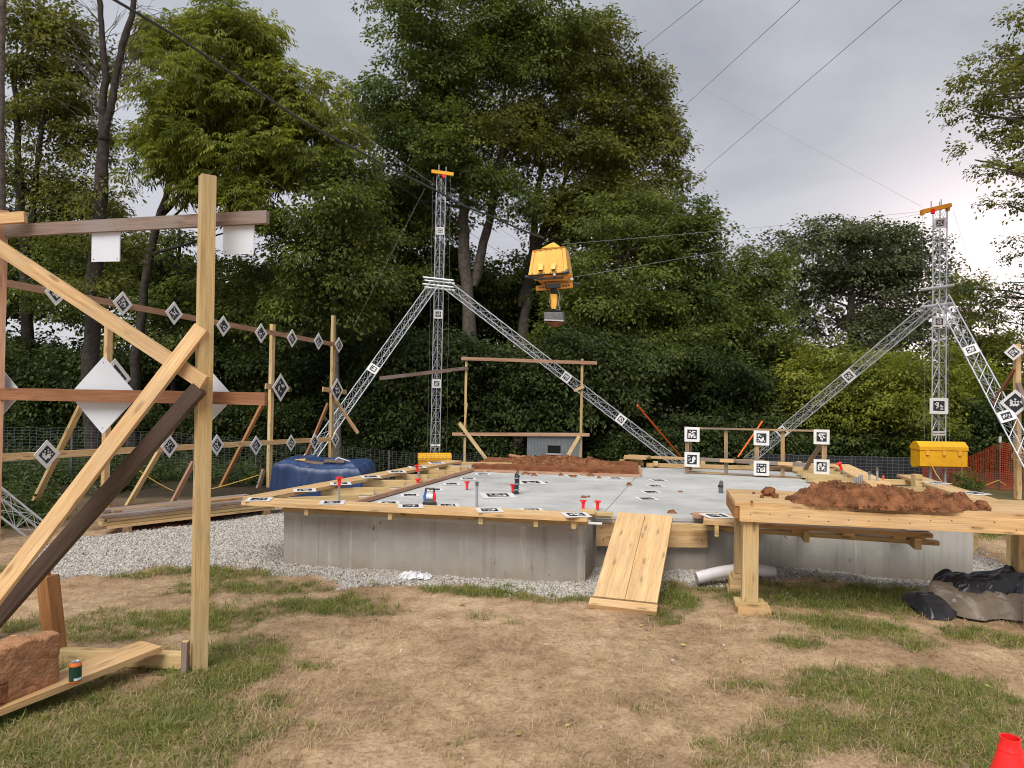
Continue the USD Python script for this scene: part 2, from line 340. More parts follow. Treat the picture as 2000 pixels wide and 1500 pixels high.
PATCHES = [  # grass: middle (u, v), half sizes, how dense
    (190, 1430, 330, 85, .95), (60, 1345, 190, 45, .9), (430, 1320, 95, 35, .9), (330, 1290, 190, 22, .6), (480, 1265, 90, 28, .55), (400, 1122, 130, 15, .85), (500, 1150, 150, 18, .7),
    (610, 1180, 150, 18, .85), (700, 1190, 70, 12, .6), (145, 1084, 40, 7, .6), (330, 1215, 160, 25, .55), (200, 1240, 160, 20, .5), (535, 1375, 50, 18, .7), (600, 1300, 60, 12, .3), (450, 1200, 130, 20, .6), (60, 1225, 60, 14, .6),
    (960, 1155, 140, 10, .9), (880, 1150, 60, 10, .7), (1080, 1168, 80, 8, .6), (1130, 1172, 60, 6, .5), (730, 1142, 40, 5, .6),
    (1315, 1165, 40, 26, 1.), (1290, 1200, 30, 14, .6), (1690, 1172, 240, 30, 1.), (1430, 1150, 70, 14, .7), (1600, 1140, 110, 8, .7), (1640, 1225, 130, 28, .85), (1560, 1255, 60, 14, .6), (1780, 1255, 60, 16, .6),
    (1880, 1238, 70, 13, .8), (1970, 1250, 50, 14, .8), (1790, 1350, 190, 36, .95), (1660, 1325, 80, 20, .6), (1700, 1440, 240, 50, .75), (1920, 1420, 150, 80, .75), (1460, 1340, 60, 14, .4), (1480, 1470, 150, 40, .35),
    (1000, 1222, 20, 5, .4), (960, 1208, 50, 7, .25), (20, 1110, 40, 8, .6), (1240, 1300, 20, 5, .25), (1250, 1390, 30, 8, .3), (880, 1450, 40, 10, .15)]
_pc = [(G(u, v)[:2], (G(u + ru, v)[0] - G(u - ru, v)[0]) / 2, abs(G(u, v - rv)[1] - G(u, v + rv)[1]) / 2, s) for u, v, ru, rv, s in PATCHES]
def grass_amount(x, y):
    x, y = np.asarray(x, float), np.asarray(y, float); g = np.zeros_like(x)
    wob = meshkit.fbm(np.stack([x * 1.6, y * 1.6, 0 * x], -1), 4, 3) - .5
    fine = meshkit.fbm(np.stack([x * 6, y * 6, 0 * x], -1), 3, 5) - .5
    for c, rx, ry, s in _pc:
        d = np.sqrt(((x - c[0]) / rx) ** 2 + ((y - c[1]) / ry) ** 2) + wob * 1.1 + fine * .9
        g = np.maximum(g, s * sstep(1.4, .45, d))
    g = np.maximum(g, .9 * sstep(.56, .66, .5 + wob + .4 * fine) * .07 * sstep(8, 7, y))
    g = np.maximum(g, sstep(8.6, 10, y) * sstep(5.4, 6.0, x) * .95)
    return np.clip(g, 0, 1)
GRAVEL = Polygon([G(*q)[:2] for q in [(70, 1112), (60, 1082), (160, 1052), (350, 1030), (520, 1000), (620, 985), (1160, 1010), (1400, 1060), (1900, 1075), (1965, 1130), (1850, 1165), (1750, 1150), (1560, 1142), (1480, 1140), (1380, 1140), (1310, 1135), (1270, 1150), (1200, 1160),
                  (1130, 1170), (1000, 1155), (900, 1140), (780, 1145), (700, 1148), (560, 1120), (450, 1108), (330, 1105), (200, 1122), (100, 1125)]])
def gravel_amount(x, y):
    from shapely import points, distance
    x, y = np.asarray(x, float), np.asarray(y, float)
    pts = points(x.ravel(), y.ravel()); ins = contains_xy(GRAVEL, x.ravel(), y.ravel())
    d = distance(GRAVEL.exterior, pts) * np.where(ins, 1, -1)
    wob = (meshkit.fbm(np.stack([x.ravel() * 4, y.ravel() * 4, 0 * x.ravel()], -1), 4, 9) - .5) * .45
    return sstep(-.10, .07, d + wob).reshape(x.shape)

zs = .55                                              # slab top
SA, SB = G(555, 1000, zs), G(1144, 1026, zs)
SB2, SC = P(1162, 1005, 7.36), P(1901, 1029, 7.0)
SD, SE = np.array([5.62, 11.75, zs]), np.array([-.98, 12.1, zs])
def height(x, y, fine=True):
    x, y = np.asarray(x, float), np.asarray(y, float)
    z = drop(x, y)
    mound = np.exp(-((x - 2.75) / .75) ** 2 - ((y - 7.05) / .42) ** 2) * .09 + np.exp(-((x + 2.6) / .9) ** 2 - ((y - 7.8) / .6) ** 2) * .05
    z = z + mound
    if fine:
        z = z + (meshkit.fbm(np.stack([x * .9, y * .9, 0 * x], -1), 3, 1) - .5) * .05 + (meshkit.fbm(np.stack([x * 7, y * 7, 0 * x], -1), 4, 2) - .5) * .036
    return z
def axis(a, b, step, far, k=1.22):
    mid = np.arange(a, b + step / 2, step); out, s = [], step
    lo, hi = [a], [b]
    while lo[-1] > -far: s *= k; lo.append(lo[-1] - s)
    s = step
    while hi[-1] < far: s *= k; hi.append(hi[-1] + s)
    return np.array(lo[:0:-1] + list(mid) + hi[1:])
gx, gy = axis(-6.5, 6.5, .05, 260), axis(2.2, 11.5, .045, 260)
X, Y = np.meshgrid(gx, gy); Z = height(X, Y)
gr, gv = grass_amount(X, Y), gravel_amount(X, Y)
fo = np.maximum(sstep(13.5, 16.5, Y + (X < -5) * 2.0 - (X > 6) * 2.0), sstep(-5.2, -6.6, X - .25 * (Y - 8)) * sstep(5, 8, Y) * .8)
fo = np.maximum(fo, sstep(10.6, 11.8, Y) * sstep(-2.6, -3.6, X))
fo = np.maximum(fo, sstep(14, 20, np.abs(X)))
v, f = grid_mesh(X, Y, Z)
gm = usdkit.mesh(stage, '/World/ground', (v, f), '/World/Looks/ground', smooth=True)
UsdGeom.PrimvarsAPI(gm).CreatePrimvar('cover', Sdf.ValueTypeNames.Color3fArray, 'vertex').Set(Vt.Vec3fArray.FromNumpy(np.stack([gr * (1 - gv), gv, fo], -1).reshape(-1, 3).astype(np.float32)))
tag(gm.GetPrim(), kind='structure')

# ------------------------------------------------------------------ scattered small things (grass, straw, gravel, leaves)
def scatter(path, protos, material, pos, rot, scale, which, kind='stuff', **kw):
    pi = UsdGeom.PointInstancer.Define(stage, path)
    rel = pi.CreatePrototypesRel()
    for i, m in enumerate(protos):
        q = f'{path}/shape_{i:03d}'; usdkit.mesh(stage, q, m, f'/World/Looks/{material}'); rel.AddTarget(q)
    pi.CreatePositionsAttr(Vt.Vec3fArray.FromNumpy(np.asarray(pos, np.float32)))
    q = Rot.from_euler('ZYX', rot).as_quat() if np.shape(rot)[1] == 3 else rot
    q = np.asarray(q)
    pi.CreateOrientationsAttr(Vt.QuathArray([Gf.Quath(float(a[3]), float(a[0]), float(a[1]), float(a[2])) for a in q]))
    s = np.asarray(scale, np.float32); s = np.repeat(s[:, None], 3, 1) if s.ndim == 1 else s
    pi.CreateScalesAttr(Vt.Vec3fArray.FromNumpy(s)); pi.CreateProtoIndicesAttr(Vt.IntArray.FromNumpy(np.asarray(which, np.int32)))
    tag(pi.GetPrim(), kind=kind, **kw)
    return path
def blades(rng, n, radius, h0, h1, w, lean0, lean1):
    vs, fs = [], []
    for i in range(n):
        a, r = rng.uniform(0, 2 * np.pi), radius * np.sqrt(rng.random()); p = np.array([r * np.cos(a), r * np.sin(a), -.008])
        d = rng.uniform(0, 2 * np.pi); lean = rng.uniform(lean0, lean1); h = rng.uniform(h0, h1)
        out = np.array([np.cos(d), np.sin(d), 0]); side = np.array([-np.sin(d), np.cos(d), 0]) * w * rng.uniform(.7, 1.3) / 2
        m = p + out * h * .5 * np.sin(lean * .6) + np.array([0, 0, h * .5 * np.cos(lean * .6)])
        t = m + out * h * .5 * np.sin(min(lean * 1.25, 1.75)) + np.array([0, 0, h * .5 * np.cos(min(lean * 1.25, 1.62))])
        k = len(vs); vs += [p - side, p + side, m - side * .85, m + side * .85, t]; fs += [(k, k + 1, k + 3), (k, k + 3, k + 2), (k + 2, k + 3, k + 4)]
    return np.array(vs), np.array(fs)
rng = np.random.default_rng(11)
def pick(n, amount, x0, x1, y0, y1, seed, near=1.0):
    r = np.random.default_rng(seed); y = y0 + (y1 - y0) * r.random(n) ** near
    x = (r.random(n) - .5) * 1.62 * y + .0; ok = (x > x0) & (x < x1)
    x, y = x[ok], y[ok]; keep = r.random(len(x)) < amount(x, y)
    return x[keep], y[keep]
slab_poly = Polygon([SA[:2], SB[:2], SB2[:2], SC[:2], SD[:2], SE[:2]]).buffer(.015)
off_slab = lambda x, y: ~contains_xy(slab_poly, x, y)
tufts = [blades(rng, 16, .055, .03, .075, .0045, .3, 1.35) for _ in range(5)]
x, y = pick(80000, lambda x, y: off_slab(x, y) * np.clip(grass_amount(x, y) * 1.15 - .12, 0, 1) * (1 - gravel_amount(x, y) * .85), -7, 8, 2.3, 12.5, 21, 1.25)
r = np.random.default_rng(5)
scatter('/World/grass', tufts, 'grass_blade', np.stack([x, y, height(x, y)], 1), np.stack([r.uniform(0, 6.28, len(x)), r.normal(0, .15, len(x)), r.normal(0, .15, len(x))], 1), r.uniform(.6, 1.25, len(x)) * (1 + .25 * (y > 8)), r.integers(0, 5, len(x)),
        label='short patchy green grass growing on the bare ground', category='grass')
wisps = [blades(rng, 9, .08, .03, .11, .0028, 1.42, 1.62) for _ in range(5)]
x, y = pick(46000, lambda x, y: off_slab(x, y) * (.30 + .70 * np.clip(sstep(.6, 2.2, np.abs(x - .3)) * sstep(5.2, 4.0, y) + .5 * sstep(4.2, 3.0, y), 0, 1)) * np.clip(.24 + 1.7 * (meshkit.fbm(np.stack([x * 1.3, y * 1.3, 0 * x], -1), 4, 31) - .38), .04, 1) * (1 - gravel_amount(x, y)) * (.45 + .55 * sstep(6.2, 4.2, y)), -6.5, 7, 2.3, 9, 22, 1.1)
scatter('/World/dead_grass', wisps, 'dry_grass', np.stack([x, y, height(x, y) + .006], 1), np.stack([r.uniform(0, 6.28, len(x)), r.normal(0, .06, len(x)), r.normal(0, .06, len(x))], 1), r.uniform(.6, 1.3, len(x)), r.integers(0, 5, len(x)),
        label='loose dry straw and dead grass strewn over the brown dirt', category='straw')
def pebble(rng):
    m = trimesh.creation.icosphere(1, 1.0); v = m.vertices * rng.uniform(.75, 1.25, (len(m.vertices), 1)) * np.array([1, rng.uniform(.65, .95), rng.uniform(.5, .75)]); return v, m.faces
stones = [pebble(rng) for _ in range(6)]
x, y = pick(420000, lambda x, y: off_slab(x, y) * gravel_amount(x, y), -6.3, 6, 5.2, 11.2, 23, .9)
x, y = x[:60000], y[:60000]
scatter('/World/gravel', stones, 'gravel_stone', np.stack([x, y, height(x, y) + .004], 1), r.uniform(0, 6.28, (len(x), 3)), r.uniform(.0055, .0135, len(x)) * r.choice([1, 1, 1, 1.35], len(x)), r.integers(0, 6, len(x)),
        label='pale crushed limestone gravel around the foot of the slab', category='gravel')
x, y = pick(240, lambda x, y: off_slab(x, y) * .55 * (1 - gravel_amount(x, y)), -5, 6, 2.4, 7, 24, 1.)
scatter('/World/scattered_pebbles', stones, 'gravel_stone', np.stack([x, y, height(x, y) + .004], 1), r.uniform(0, 6.28, (len(x), 3)), r.uniform(.004, .013, len(x)), r.integers(0, 6, len(x)),
        label='small pale pebbles scattered over the dirt', category='pebbles')

lf = [(np.array([(-.5, 0, 0), (0, -.28, .07), (.5, 0, .02), (0, .28, .07)]) * s_, np.array([(0, 1, 2), (0, 2, 3)])) for s_ in (.06, .045)]
x, y = pick(240, lambda x, y: off_slab(x, y) * .5, -5, 5, 2.4, 7, 25, 1.)
scatter('/World/fallen_leaves', lf, 'leaf_fallen', np.stack([x, y, height(x, y) + .012], 1), np.stack([r.uniform(0, 6.28, len(x)), r.normal(0, .3, len(x)), r.normal(0, .3, len(x))], 1), r.uniform(.5, 1.2, len(x)), r.integers(0, 2, len(x)), label='few pale fallen leaves lying about on the grass and dirt', category='leaves')
# ------------------------------------------------------------------ foliage
def leaf_quads(rng, base, direc, length, width, normal):
    d = unit(direc); s = np.cross(normal, d); s = unit(s) if np.linalg.norm(s) > 1e-5 else np.array([0, 1., 0]); nn = np.cross(d, s)
    mid = base + d * length * .45; tip = base + d * length - nn * length * .15
    return [base, mid + s * width / 2 + nn * width * .12, tip, mid - s * width / 2 + nn * width * .12]
def broad_spray(rng, n=34, L=.6, leaf=.105, wid=.06):
    vs, fs = [], []
    for i in range(n):
        t = rng.random() ** .7; a = rng.normal(0, .75)
        p = np.array([np.cos(a), np.sin(a), rng.normal(0, .22)]) * L * t + np.array([0, 0, -.12 * t * t * L])
        d = np.array([np.cos(a + rng.normal(0, .7)), np.sin(a + rng.normal(0, .7)), rng.normal(-.35, .35)])
        nrm = unit(np.array([rng.normal(0, .45), rng.normal(0, .45), 1]))
        k = len(vs); vs += leaf_quads(rng, p, d, leaf * rng.uniform(.7, 1.25), wid * rng.uniform(.8, 1.2), nrm); fs += [(k, k + 1, k + 2), (k, k + 2, k + 3)]
    return np.array(vs), np.array(fs)
def drooping_spray(rng, n=6, L=.42, leaf=.17, wid=.052):
    vs, fs = [], []
    for i in range(n):
        a = rng.normal(0, .9); z0 = rng.normal(0, .12); o = np.array([np.cos(a), np.sin(a), 0])
        for j in range(7):
            t = .35 + .65 * j / 6; p = o * L * t + np.array([0, 0, z0 - .30 * L * t * t])
            sgn = 0 if j == 6 else (1 if j % 2 else -1); s = np.array([-o[1], o[0], 0])
            d = o * .6 + s * sgn * .8 + np.array([0, 0, -.75 + rng.normal(0, .2)])
            k = len(vs); vs += leaf_quads(rng, p, d, leaf * rng.uniform(.75, 1.2), wid * rng.uniform(.8, 1.25), unit(np.array([rng.normal(0, .3), rng.normal(0, .3), 1]))); fs += [(k, k + 1, k + 2), (k, k + 2, k + 3)]
    return np.array(vs), np.array(fs)
rl = np.random.default_rng(3)
SPRAY = {'broad': [broad_spray(rl, 38, .6, .125, .075) for _ in range(5)], 'droop': [drooping_spray(rl) for _ in range(5)], 'small': [broad_spray(rl, 42, .60, .125, .070) for _ in range(5)], 'big': [broad_spray(rl, 44, 1.1, .22, .14) for _ in range(4)]}
def foliage(rng, blobs, sub_r, per_sub, density=1.0, inner=.15, low_keep=.55):
    """Leaf sprays gathered in clumps over the shells of the ellipsoids (centre, radii). Returns clump centres, spray points and outward directions."""
    subs, pts, outs = [], [], []
    for c, a in blobs:
        c, a = np.asarray(c, float), np.asarray(a, float)
        area = 4 * np.pi * (((a[0] * a[1]) ** 1.6 + (a[0] * a[2]) ** 1.6 + (a[1] * a[2]) ** 1.6) / 3) ** (1 / 1.6)
        n = max(4, int(density * area / (np.pi * sub_r ** 2) * 1.4))
        d = rng.normal(size=(n, 3)); d /= np.linalg.norm(d, axis=1)[:, None]
        keep = (d[:, 2] > -.25) | (rng.random(n) < low_keep); d = d[keep]
        rr = 1 - .5 * rng.random(len(d)) ** 2 + rng.normal(0, .05, len(d))
        sc = c + d * a * rr[:, None]; subs.append(sc)
        for s, q in zip(sc, d):
            m = max(3, int(per_sub * rng.uniform(.6, 1.4))); R = sub_r * rng.uniform(.6, 1.3)
            w = rng.normal(size=(m, 3)); w /= np.linalg.norm(w, axis=1)[:, None]; w[:, 2] = np.where(w[:, 2] < -.3, -w[:, 2], w[:, 2])
            pts.append(s + w * R * (.35 + .65 * rng.random((m, 1)) ** .5) * np.array([1, 1, .7])); outs.append(w * .7 + q * .6)
        m = int(inner * len(d) * per_sub); w = rng.normal(size=(m, 3)); w /= np.linalg.norm(w, axis=1)[:, None]
        pts.append(c + w * a * rng.random((m, 1)) ** .5 * .85); outs.append(w)
    return np.vstack(subs), np.vstack(pts), np.vstack(outs)
def spray_rot(rng, outs):
    yaw = np.arctan2(outs[:, 1], outs[:, 0]) + rng.normal(0, .6, len(outs))
    pitch = rng.normal(.15, .35, len(outs)) - .25 * np.clip(outs[:, 2], -1, 1)
    return np.stack([yaw, pitch, rng.normal(0, .35, len(outs))], 1)
def wobble(pts, amp, rng, n=8):
    pts = np.asarray(pts, float); t = np.linspace(0, 1, len(pts)); tt = np.linspace(0, 1, n * (len(pts) - 1) + 1)
    out = np.stack([np.interp(tt, t, pts[:, k]) for k in range(3)], 1)
    w = np.cumsum(rng.normal(0, amp, (len(tt), 3)), 0); w -= np.linspace(0, 1, len(tt))[:, None] * w[-1]; w[:, 2] = 0
    return out + w
def stem_mesh(path, r0, r1, rng, amp=.03, sides=9, flare=1.25):
    q = wobble(path, amp, rng, 6); t = np.linspace(0, 1, len(q)); r = (r0 + (r1 - r0) * t) * (1 + rng.normal(0, .05, len(q))); r[0] *= flare
    return tube(q, r, sides), q
def branch(a, b, r0, rng, sides=5):
    a, b = np.asarray(a, float), np.asarray(b, float); m = (a + b) / 2 + np.array([0, 0, .08 * np.linalg.norm(b - a)]) + rng.normal(0, .06, 3) * np.linalg.norm(b - a)
    q = wobble([a, m, b], .012 * np.linalg.norm(b - a), rng, 3); return tube(q, np.linspace(r0, r0 * .22, len(q)), sides, caps=False)
def tree(name, label, d, stems, blobs, leaf, spray='broad', sub_r=.75, per_sub=13, density=1., size=1., bark='bark', depth=None, inner=.15, seed=0, category='tree', limbs=26, group=None, low_keep=.55):
    """stems: lists of (u, v, radius); blobs: (u, v, half width, half height, metres behind d, half depth in metres or None)."""
    rng = np.random.default_rng(seed + 100)
    base = P(stems[0][0][0], stems[0][0][1], d) if stems else P(blobs[0][0], 900, d)
    base[2] = drop(base[0], base[1])
    t = thing(name, label, category, base, group)
    paths = []
    for s in stems:
        pts = [P(u, v, d) for u, v, _ in s]
        if s is stems[0]: pts[0] = base - np.array([0, 0, .1])
        m, q = stem_mesh(pts, s[0][2], s[-1][2], rng, flare=1.25 if s is stems[0] else .6); paths.append((q, s[0][2], s[-1][2]))
        part(t, 'trunk', m, bark, smooth=True)
    bl = [(P(u, v, d + o), (ru / F * (d + o), (dr or ru / F * (d + o) * .8), rv / F * (d + o))) for u, v, ru, rv, o, dr in blobs]
    subs, pts, outs = foliage(rng, bl, sub_r, per_sub, density, inner, low_keep)
    if paths and limbs:
        ms = []
        allq = np.vstack([q for q, _, _ in paths]); allr = np.concatenate([np.linspace(a, b, len(q)) for q, a, b in paths])
        for k in rng.choice(len(subs), min(limbs, len(subs)), replace=False):
            e = subs[k]; below = allq[:, 2] < e[2] - .15 * np.linalg.norm((allq - e)[:, :2], axis=1)
            dist = np.linalg.norm(allq - e, axis=1) + 50 * ~below; j = int(np.argmin(dist))
            ms.append(branch(allq[j], e, max(.02, allr[j] * .45), rng))
        part(t, 'limbs', join(*ms), bark, smooth=True, kind='stuff')
    scatter(f'{t}/crown', SPRAY[spray], leaf, pts - base, spray_rot(rng, outs), rng.uniform(.75, 1.3, len(pts)) * size, rng.integers(0, len(SPRAY[spray]), len(pts)))
    return t
# ------------------------------------------------------------------ concrete slab
def concrete(name, base, streaks):
    n = {'geo': ('geometry', {}), 'n1': ('noise_texture', {'scale': 1.4, 'detail': 7.0, 'roughness': .62}), 'n2': ('noise_texture', {'scale': 60.0, 'detail': 4.0}),
         'r': ('rgb_ramp', {'ramp': [(.28, tuple(c * .72 for c in base)), (.5, base), (.72, tuple(c * 1.2 for c in base))]}),
         'ms': ('mapping', {'scale': (11.0, 11.0, .5) if streaks else (1.0, 9.0, 1.0)}), 'ns': ('noise_texture', {'scale': 1.0, 'detail': 5.0, 'roughness': .65}),
         'rs': ('rgb_ramp', {'ramp': [(.30, (.74, .73, .72)), (.46, (1, 1, 1)), (.61, (1.02, 1.01, 1.0)), (.66, (1.38, 1.37, 1.34))] if streaks else [(.32, (.86, .87, .88)), (.55, (1, 1, 1)), (.75, (1.1, 1.1, 1.1))]}),
         'm': ('mix', {'mix_type': 'multiply', 'fac': .85}),
         'mv': ('mapping', {'scale': (15.0, 15.0, 10.0)}), 'vv': ('noise_texture', {'scale': 1.0, 'detail': 3.0, 'roughness': .6}), 'nv': ('noise_texture', {'scale': 1.1, 'detail': 3.0}),
         'rv': ('rgb_ramp', {'ramp': [(.0, (0, 0, 0)), (.66, (0, 0, 0)), (.71, (.95, .95, .95))]}), 'rn': ('rgb_ramp', {'ramp': [(.46, (0, 0, 0)), (.56, (.8, .8, .8))]}),
         'pm': ('mix', {'mix_type': 'multiply', 'fac': 1.0}), 'pit': ('mix', {'color2': tuple(c * .33 for c in base)}),
         'sz': ('separate_xyz', {}), 'zr': ('map_range', {'from_min': .03, 'from_max': .26, 'to_min': 1.0, 'to_max': 0.0, 'clamp': True}), 'ns2': ('noise_texture', {'scale': 5.0, 'detail': 5.0}), 'ma': ('math', {'math_type': 'multiply', 'use_clamp': True}), 'mud': ('mix', {'color2': (.30, .225, .15)}),
         'b': ('bump', {'strength': .25, 'distance': .008}), 'p': ('principled_bsdf', {'roughness': .75, 'specular_ior_level': .3})}
    l = [('geo.position', 'n1.vector'), ('n1.fac', 'r.fac'), ('geo.position', 'ms.vector'), ('ms.vector', 'ns.vector'), ('ns.fac', 'rs.fac'), ('r.color', 'm.color1'), ('rs.color', 'm.color2'),
         ('geo.position', 'mv.vector'), ('mv.vector', 'vv.vector'), ('vv.fac', 'rv.fac'), ('geo.position', 'nv.vector'), ('nv.fac', 'rn.fac'), ('rv.color', 'pm.color1'), ('rn.color', 'pm.color2'),
         ('pm.color', 'pit.fac'), ('m.color', 'pit.color1'), ('pit.color', 'mud.color1'), ('geo.position', 'sz.vector'), ('sz.z', 'zr.value'), ('ns2.fac', 'ma.value1'), ('zr.result', 'ma.value2'), ('ma.value', 'mud.fac'), ('geo.position', 'ns2.vector'), ('mud.color', 'p.base_color'), ('geo.position', 'n2.vector'), ('n2.fac', 'b.height'), ('b.normal', 'p.normal')]
    return mat(name, n, l)
concrete('concrete_wall', (.40, .385, .355), True)
concrete('concrete_top', (.455, .455, .44), False)
slab = thing('concrete_slab', 'raised grey concrete foundation slab with streaked front wall and stepped corner', 'foundation', ((SA + SC) / 2 * [1, 1, 0]))
outline = [SA[:2], SB[:2], SB2[:2], SC[:2], SD[:2], SE[:2]]
part(slab, 'foundation_wall', prism(outline, -.9, zs - .03), 'concrete_wall')
J0, J1 = G(1206, 972, zs)[:2], G(1242, 932, zs)[:2]; jd = unit(J1 - J0)
far = J1 + jd * 4; near = J0 - jd * 4; nrm = np.array([jd[1], -jd[0]])
top_poly = Polygon(outline).buffer(.004, join_style=2)
for sgn in (-1, 1):
    half = Polygon([near + nrm * sgn * .004, far + nrm * sgn * .004, far + nrm * sgn * 20, near + nrm * sgn * 20]).intersection(top_poly)
    m = trimesh.creation.extrude_polygon(half, .032, engine='earcut'); m.apply_translation([0, 0, zs - .032]); part(slab, 'slab_top', m, 'concrete_top')
for u in (622, 1040):
    a = on_plane(u, 1050, SA, SB); n_ = unit(np.cross(unit(SB - SA), [0, 0, 1]))
    box_at(slab, 'form_seam', [a[0] + n_[0] * .0005, a[1] + n_[1] * .0005, .24], (.007, .006, .55), 'concrete_wall', x=SB - SA)
for u in (1388, 1525, 1668, 1816):
    a = on_plane(u, 1080, SB2, SC); n_ = unit(np.cross(unit(SC - SB2), [0, 0, 1]))
    box_at(slab, 'form_seam', [a[0] + n_[0] * .0005, a[1] + n_[1] * .0005, .24], (.007, .006, .55), 'concrete_wall', x=SC - SB2)

# ------------------------------------------------------------------ coded markers
def cells(seed, rows=None):
    if rows: return np.array([[c == '1' for c in q] for q in rows])
    r = np.random.default_rng(seed); g = r.random((6, 6)) < .47
    return g
def marker_print(size, seed, rows=None, border=.64):
    """The black ground of a marker with its white cells left open: flat cells on the plate, in the marker's own xy plane."""
    g = cells(seed, rows); k = g.shape[0] + 2; blk = np.ones((k, k), bool); blk[1:-1, 1:-1] = ~g
    c = size * border / k; o = -size * border / 2; vs, fs = [], []
    for i in range(k):
        j = 0
        while j < k:
            if blk[i, j]:
                e = j
                while e < k and blk[i, e]: e += 1
                x0, x1, y1, y0 = o + j * c, o + e * c, -o - i * c, -o - (i + 1) * c; b = len(vs)
                vs += [(x0, y0, 0), (x1, y0, 0), (x1, y1, 0), (x0, y1, 0)]; fs += [(b, b + 1, b + 2), (b, b + 2, b + 3)]; j = e
            else: j += 1
    return np.array(vs, float), np.array(fs)
def marker_frame(centre, normal, up):
    z = unit(normal); y = np.asarray(up, float); y = unit(y - z * np.dot(y, z)); x = np.cross(y, z)
    M = np.eye(4); M[:3, 0], M[:3, 1], M[:3, 2], M[:3, 3] = x, y, z, centre
    return M
def marker(parent, centre, normal, up, size, seed, rows=None, diamond=False, thick=.008, border=.64, name='marker'):
    M = marker_frame(centre, normal, up)
    if diamond: M = M @ trimesh.transformations.rotation_matrix(math.pi / 4, [0, 0, 1])
    p = part(parent, name, cbox(size, size, thick, .0015), 'marker_white', M=M)
    pr = part(p, 'print', marker_print(size, seed, rows, border), 'marker_black', M=M @ trimesh.transformations.translation_matrix([0, 0, thick / 2 + .0018]))
    return p
def flat_marker(u, v, z, size, seed, label, rot=-.17, border=.64, group=None):
    c = G(u, v, z + .006); t = thing('marker_sheet', label, 'marker', c, group)
    M = marker_frame(c, (0, 0, 1), (math.sin(-rot) * -1, math.cos(rot), 0)); M[2, 3] = z + .005
    part(t, 'sheet', cbox(size, size, .004, .001), 'marker_white', M=M)
    part(t, 'print', marker_print(size, seed, None, border), 'marker_black', M=M @ trimesh.transformations.translation_matrix([0, 0, .0040]))

# ------------------------------------------------------------------ timber edging round the slab
ZT = .685                                             # top of the edging planks
def level(p, z): return np.array([p[0], p[1], z])
fdir = unit((SB - SA) * [1, 1, 0]); fout = np.array([fdir[1], -fdir[0], 0])
e1 = thing('plank_edging', 'pine plank edging on short joists along the left front of the slab', 'edging', level(G(800, 990, ZT), 0))
a, b = G(472, 979, ZT), G(1147, 1011, ZT); pd = unit(b - a); pin = np.array([-pd[1], pd[0], 0])
beam(e1, 'plank', level(a + pin * .135, ZT - .019), level(b + pin * .135, ZT - .019), .29, .038, 'pine')
wa, wb = level(SA, 0), level(SB, 0)
s0, s1 = wa + (wb - wa) * .0, wa + (wb - wa) * 1.0
beam(e1, 'sill', level(s0 - fout * .03, zs + .022), level(s1 - fout * .03, zs + .022), .09, .038, 'treated_pine', ext=.02)
for k, u in enumerate((596, 760, 938, 1046, 1120)):
    p = on_plane(u, 1000, a, b); q = level(p + pin * .42, 0); p = level(p - pin * .0 + pin * .02, 0)
    beam(e1, 'joist', level(p, ZT - .038 - .038), level(q, ZT - .038 - .038), .04, .072, 'treated_pine')
for t0, t1 in ((.06, .17), (.24, .34), (.44, .56), (.64, .78), (.85, .97)):
    q0, q1 = wa + (wb - wa) * t0, wa + (wb - wa) * t1
    box_at(e1, 'cleat', level((q0 + q1) / 2 - fout * .09, zs + .024), (.07, .16, .04), 'pine', x=fdir)
    m_ = wa + (wb - wa) * (t1 + .04)
    box_at(e1, 'white_card', level(m_ - fout * .09, zs + .007), (.24, .10, .004), 'marker_white', x=fdir, c=.001)

e2 = thing('plank_edging', 'long pine plank edging on doubled joist ends along the left side of the slab', 'edging', level(G(700, 940, ZT), 0))
a, b = G(500, 972, ZT + .002), G(893, 899, ZT + .002); pd2 = unit(b - a); pl2 = np.array([-pd2[1], pd2[0], 0])
beam(e2, 'plank', level(a + pl2 * .05, ZT - .0185), level(b + pl2 * .05, ZT - .0185), .26, .037, 'pine')
ia, ib = G(690, 980, zs + .05), G(930, 913, zs + .05)
beam(e2, 'inner_rail', level(ia, zs + .035), level(ib, zs + .035), .05, .045, 'pink_timber')
for k, t in enumerate((.06, .25, .44, .61, .76, .89)):
    o = a + (b - a) * t; i_ = ia + (ib - ia) * min(1, t * 1.02)
    i_ = i_ + (o - i_) * .30
    beam(e2, 'joist', level(o + pl2 * .05, ZT - .038 - .0465), level(i_, ZT - .038 - .0465), .042, .088, 'treated_pine')
    beam(e2, 'joist', level(o + pl2 * .05 + pd2 * .10, ZT - .038 - .045), level(i_ + pd2 * .10 + (i_ - o) * .25, ZT - .038 - .045), .045, .056, 'treated_pine')
    beam(e2, 'cross_piece', level(i_ + pd2 * .28 + (i_ - o) * .1, zs + .02), level(ia + (ib - ia) * min(1, t * 1.02 + .04), zs + .02), .07, .035, 'pine')

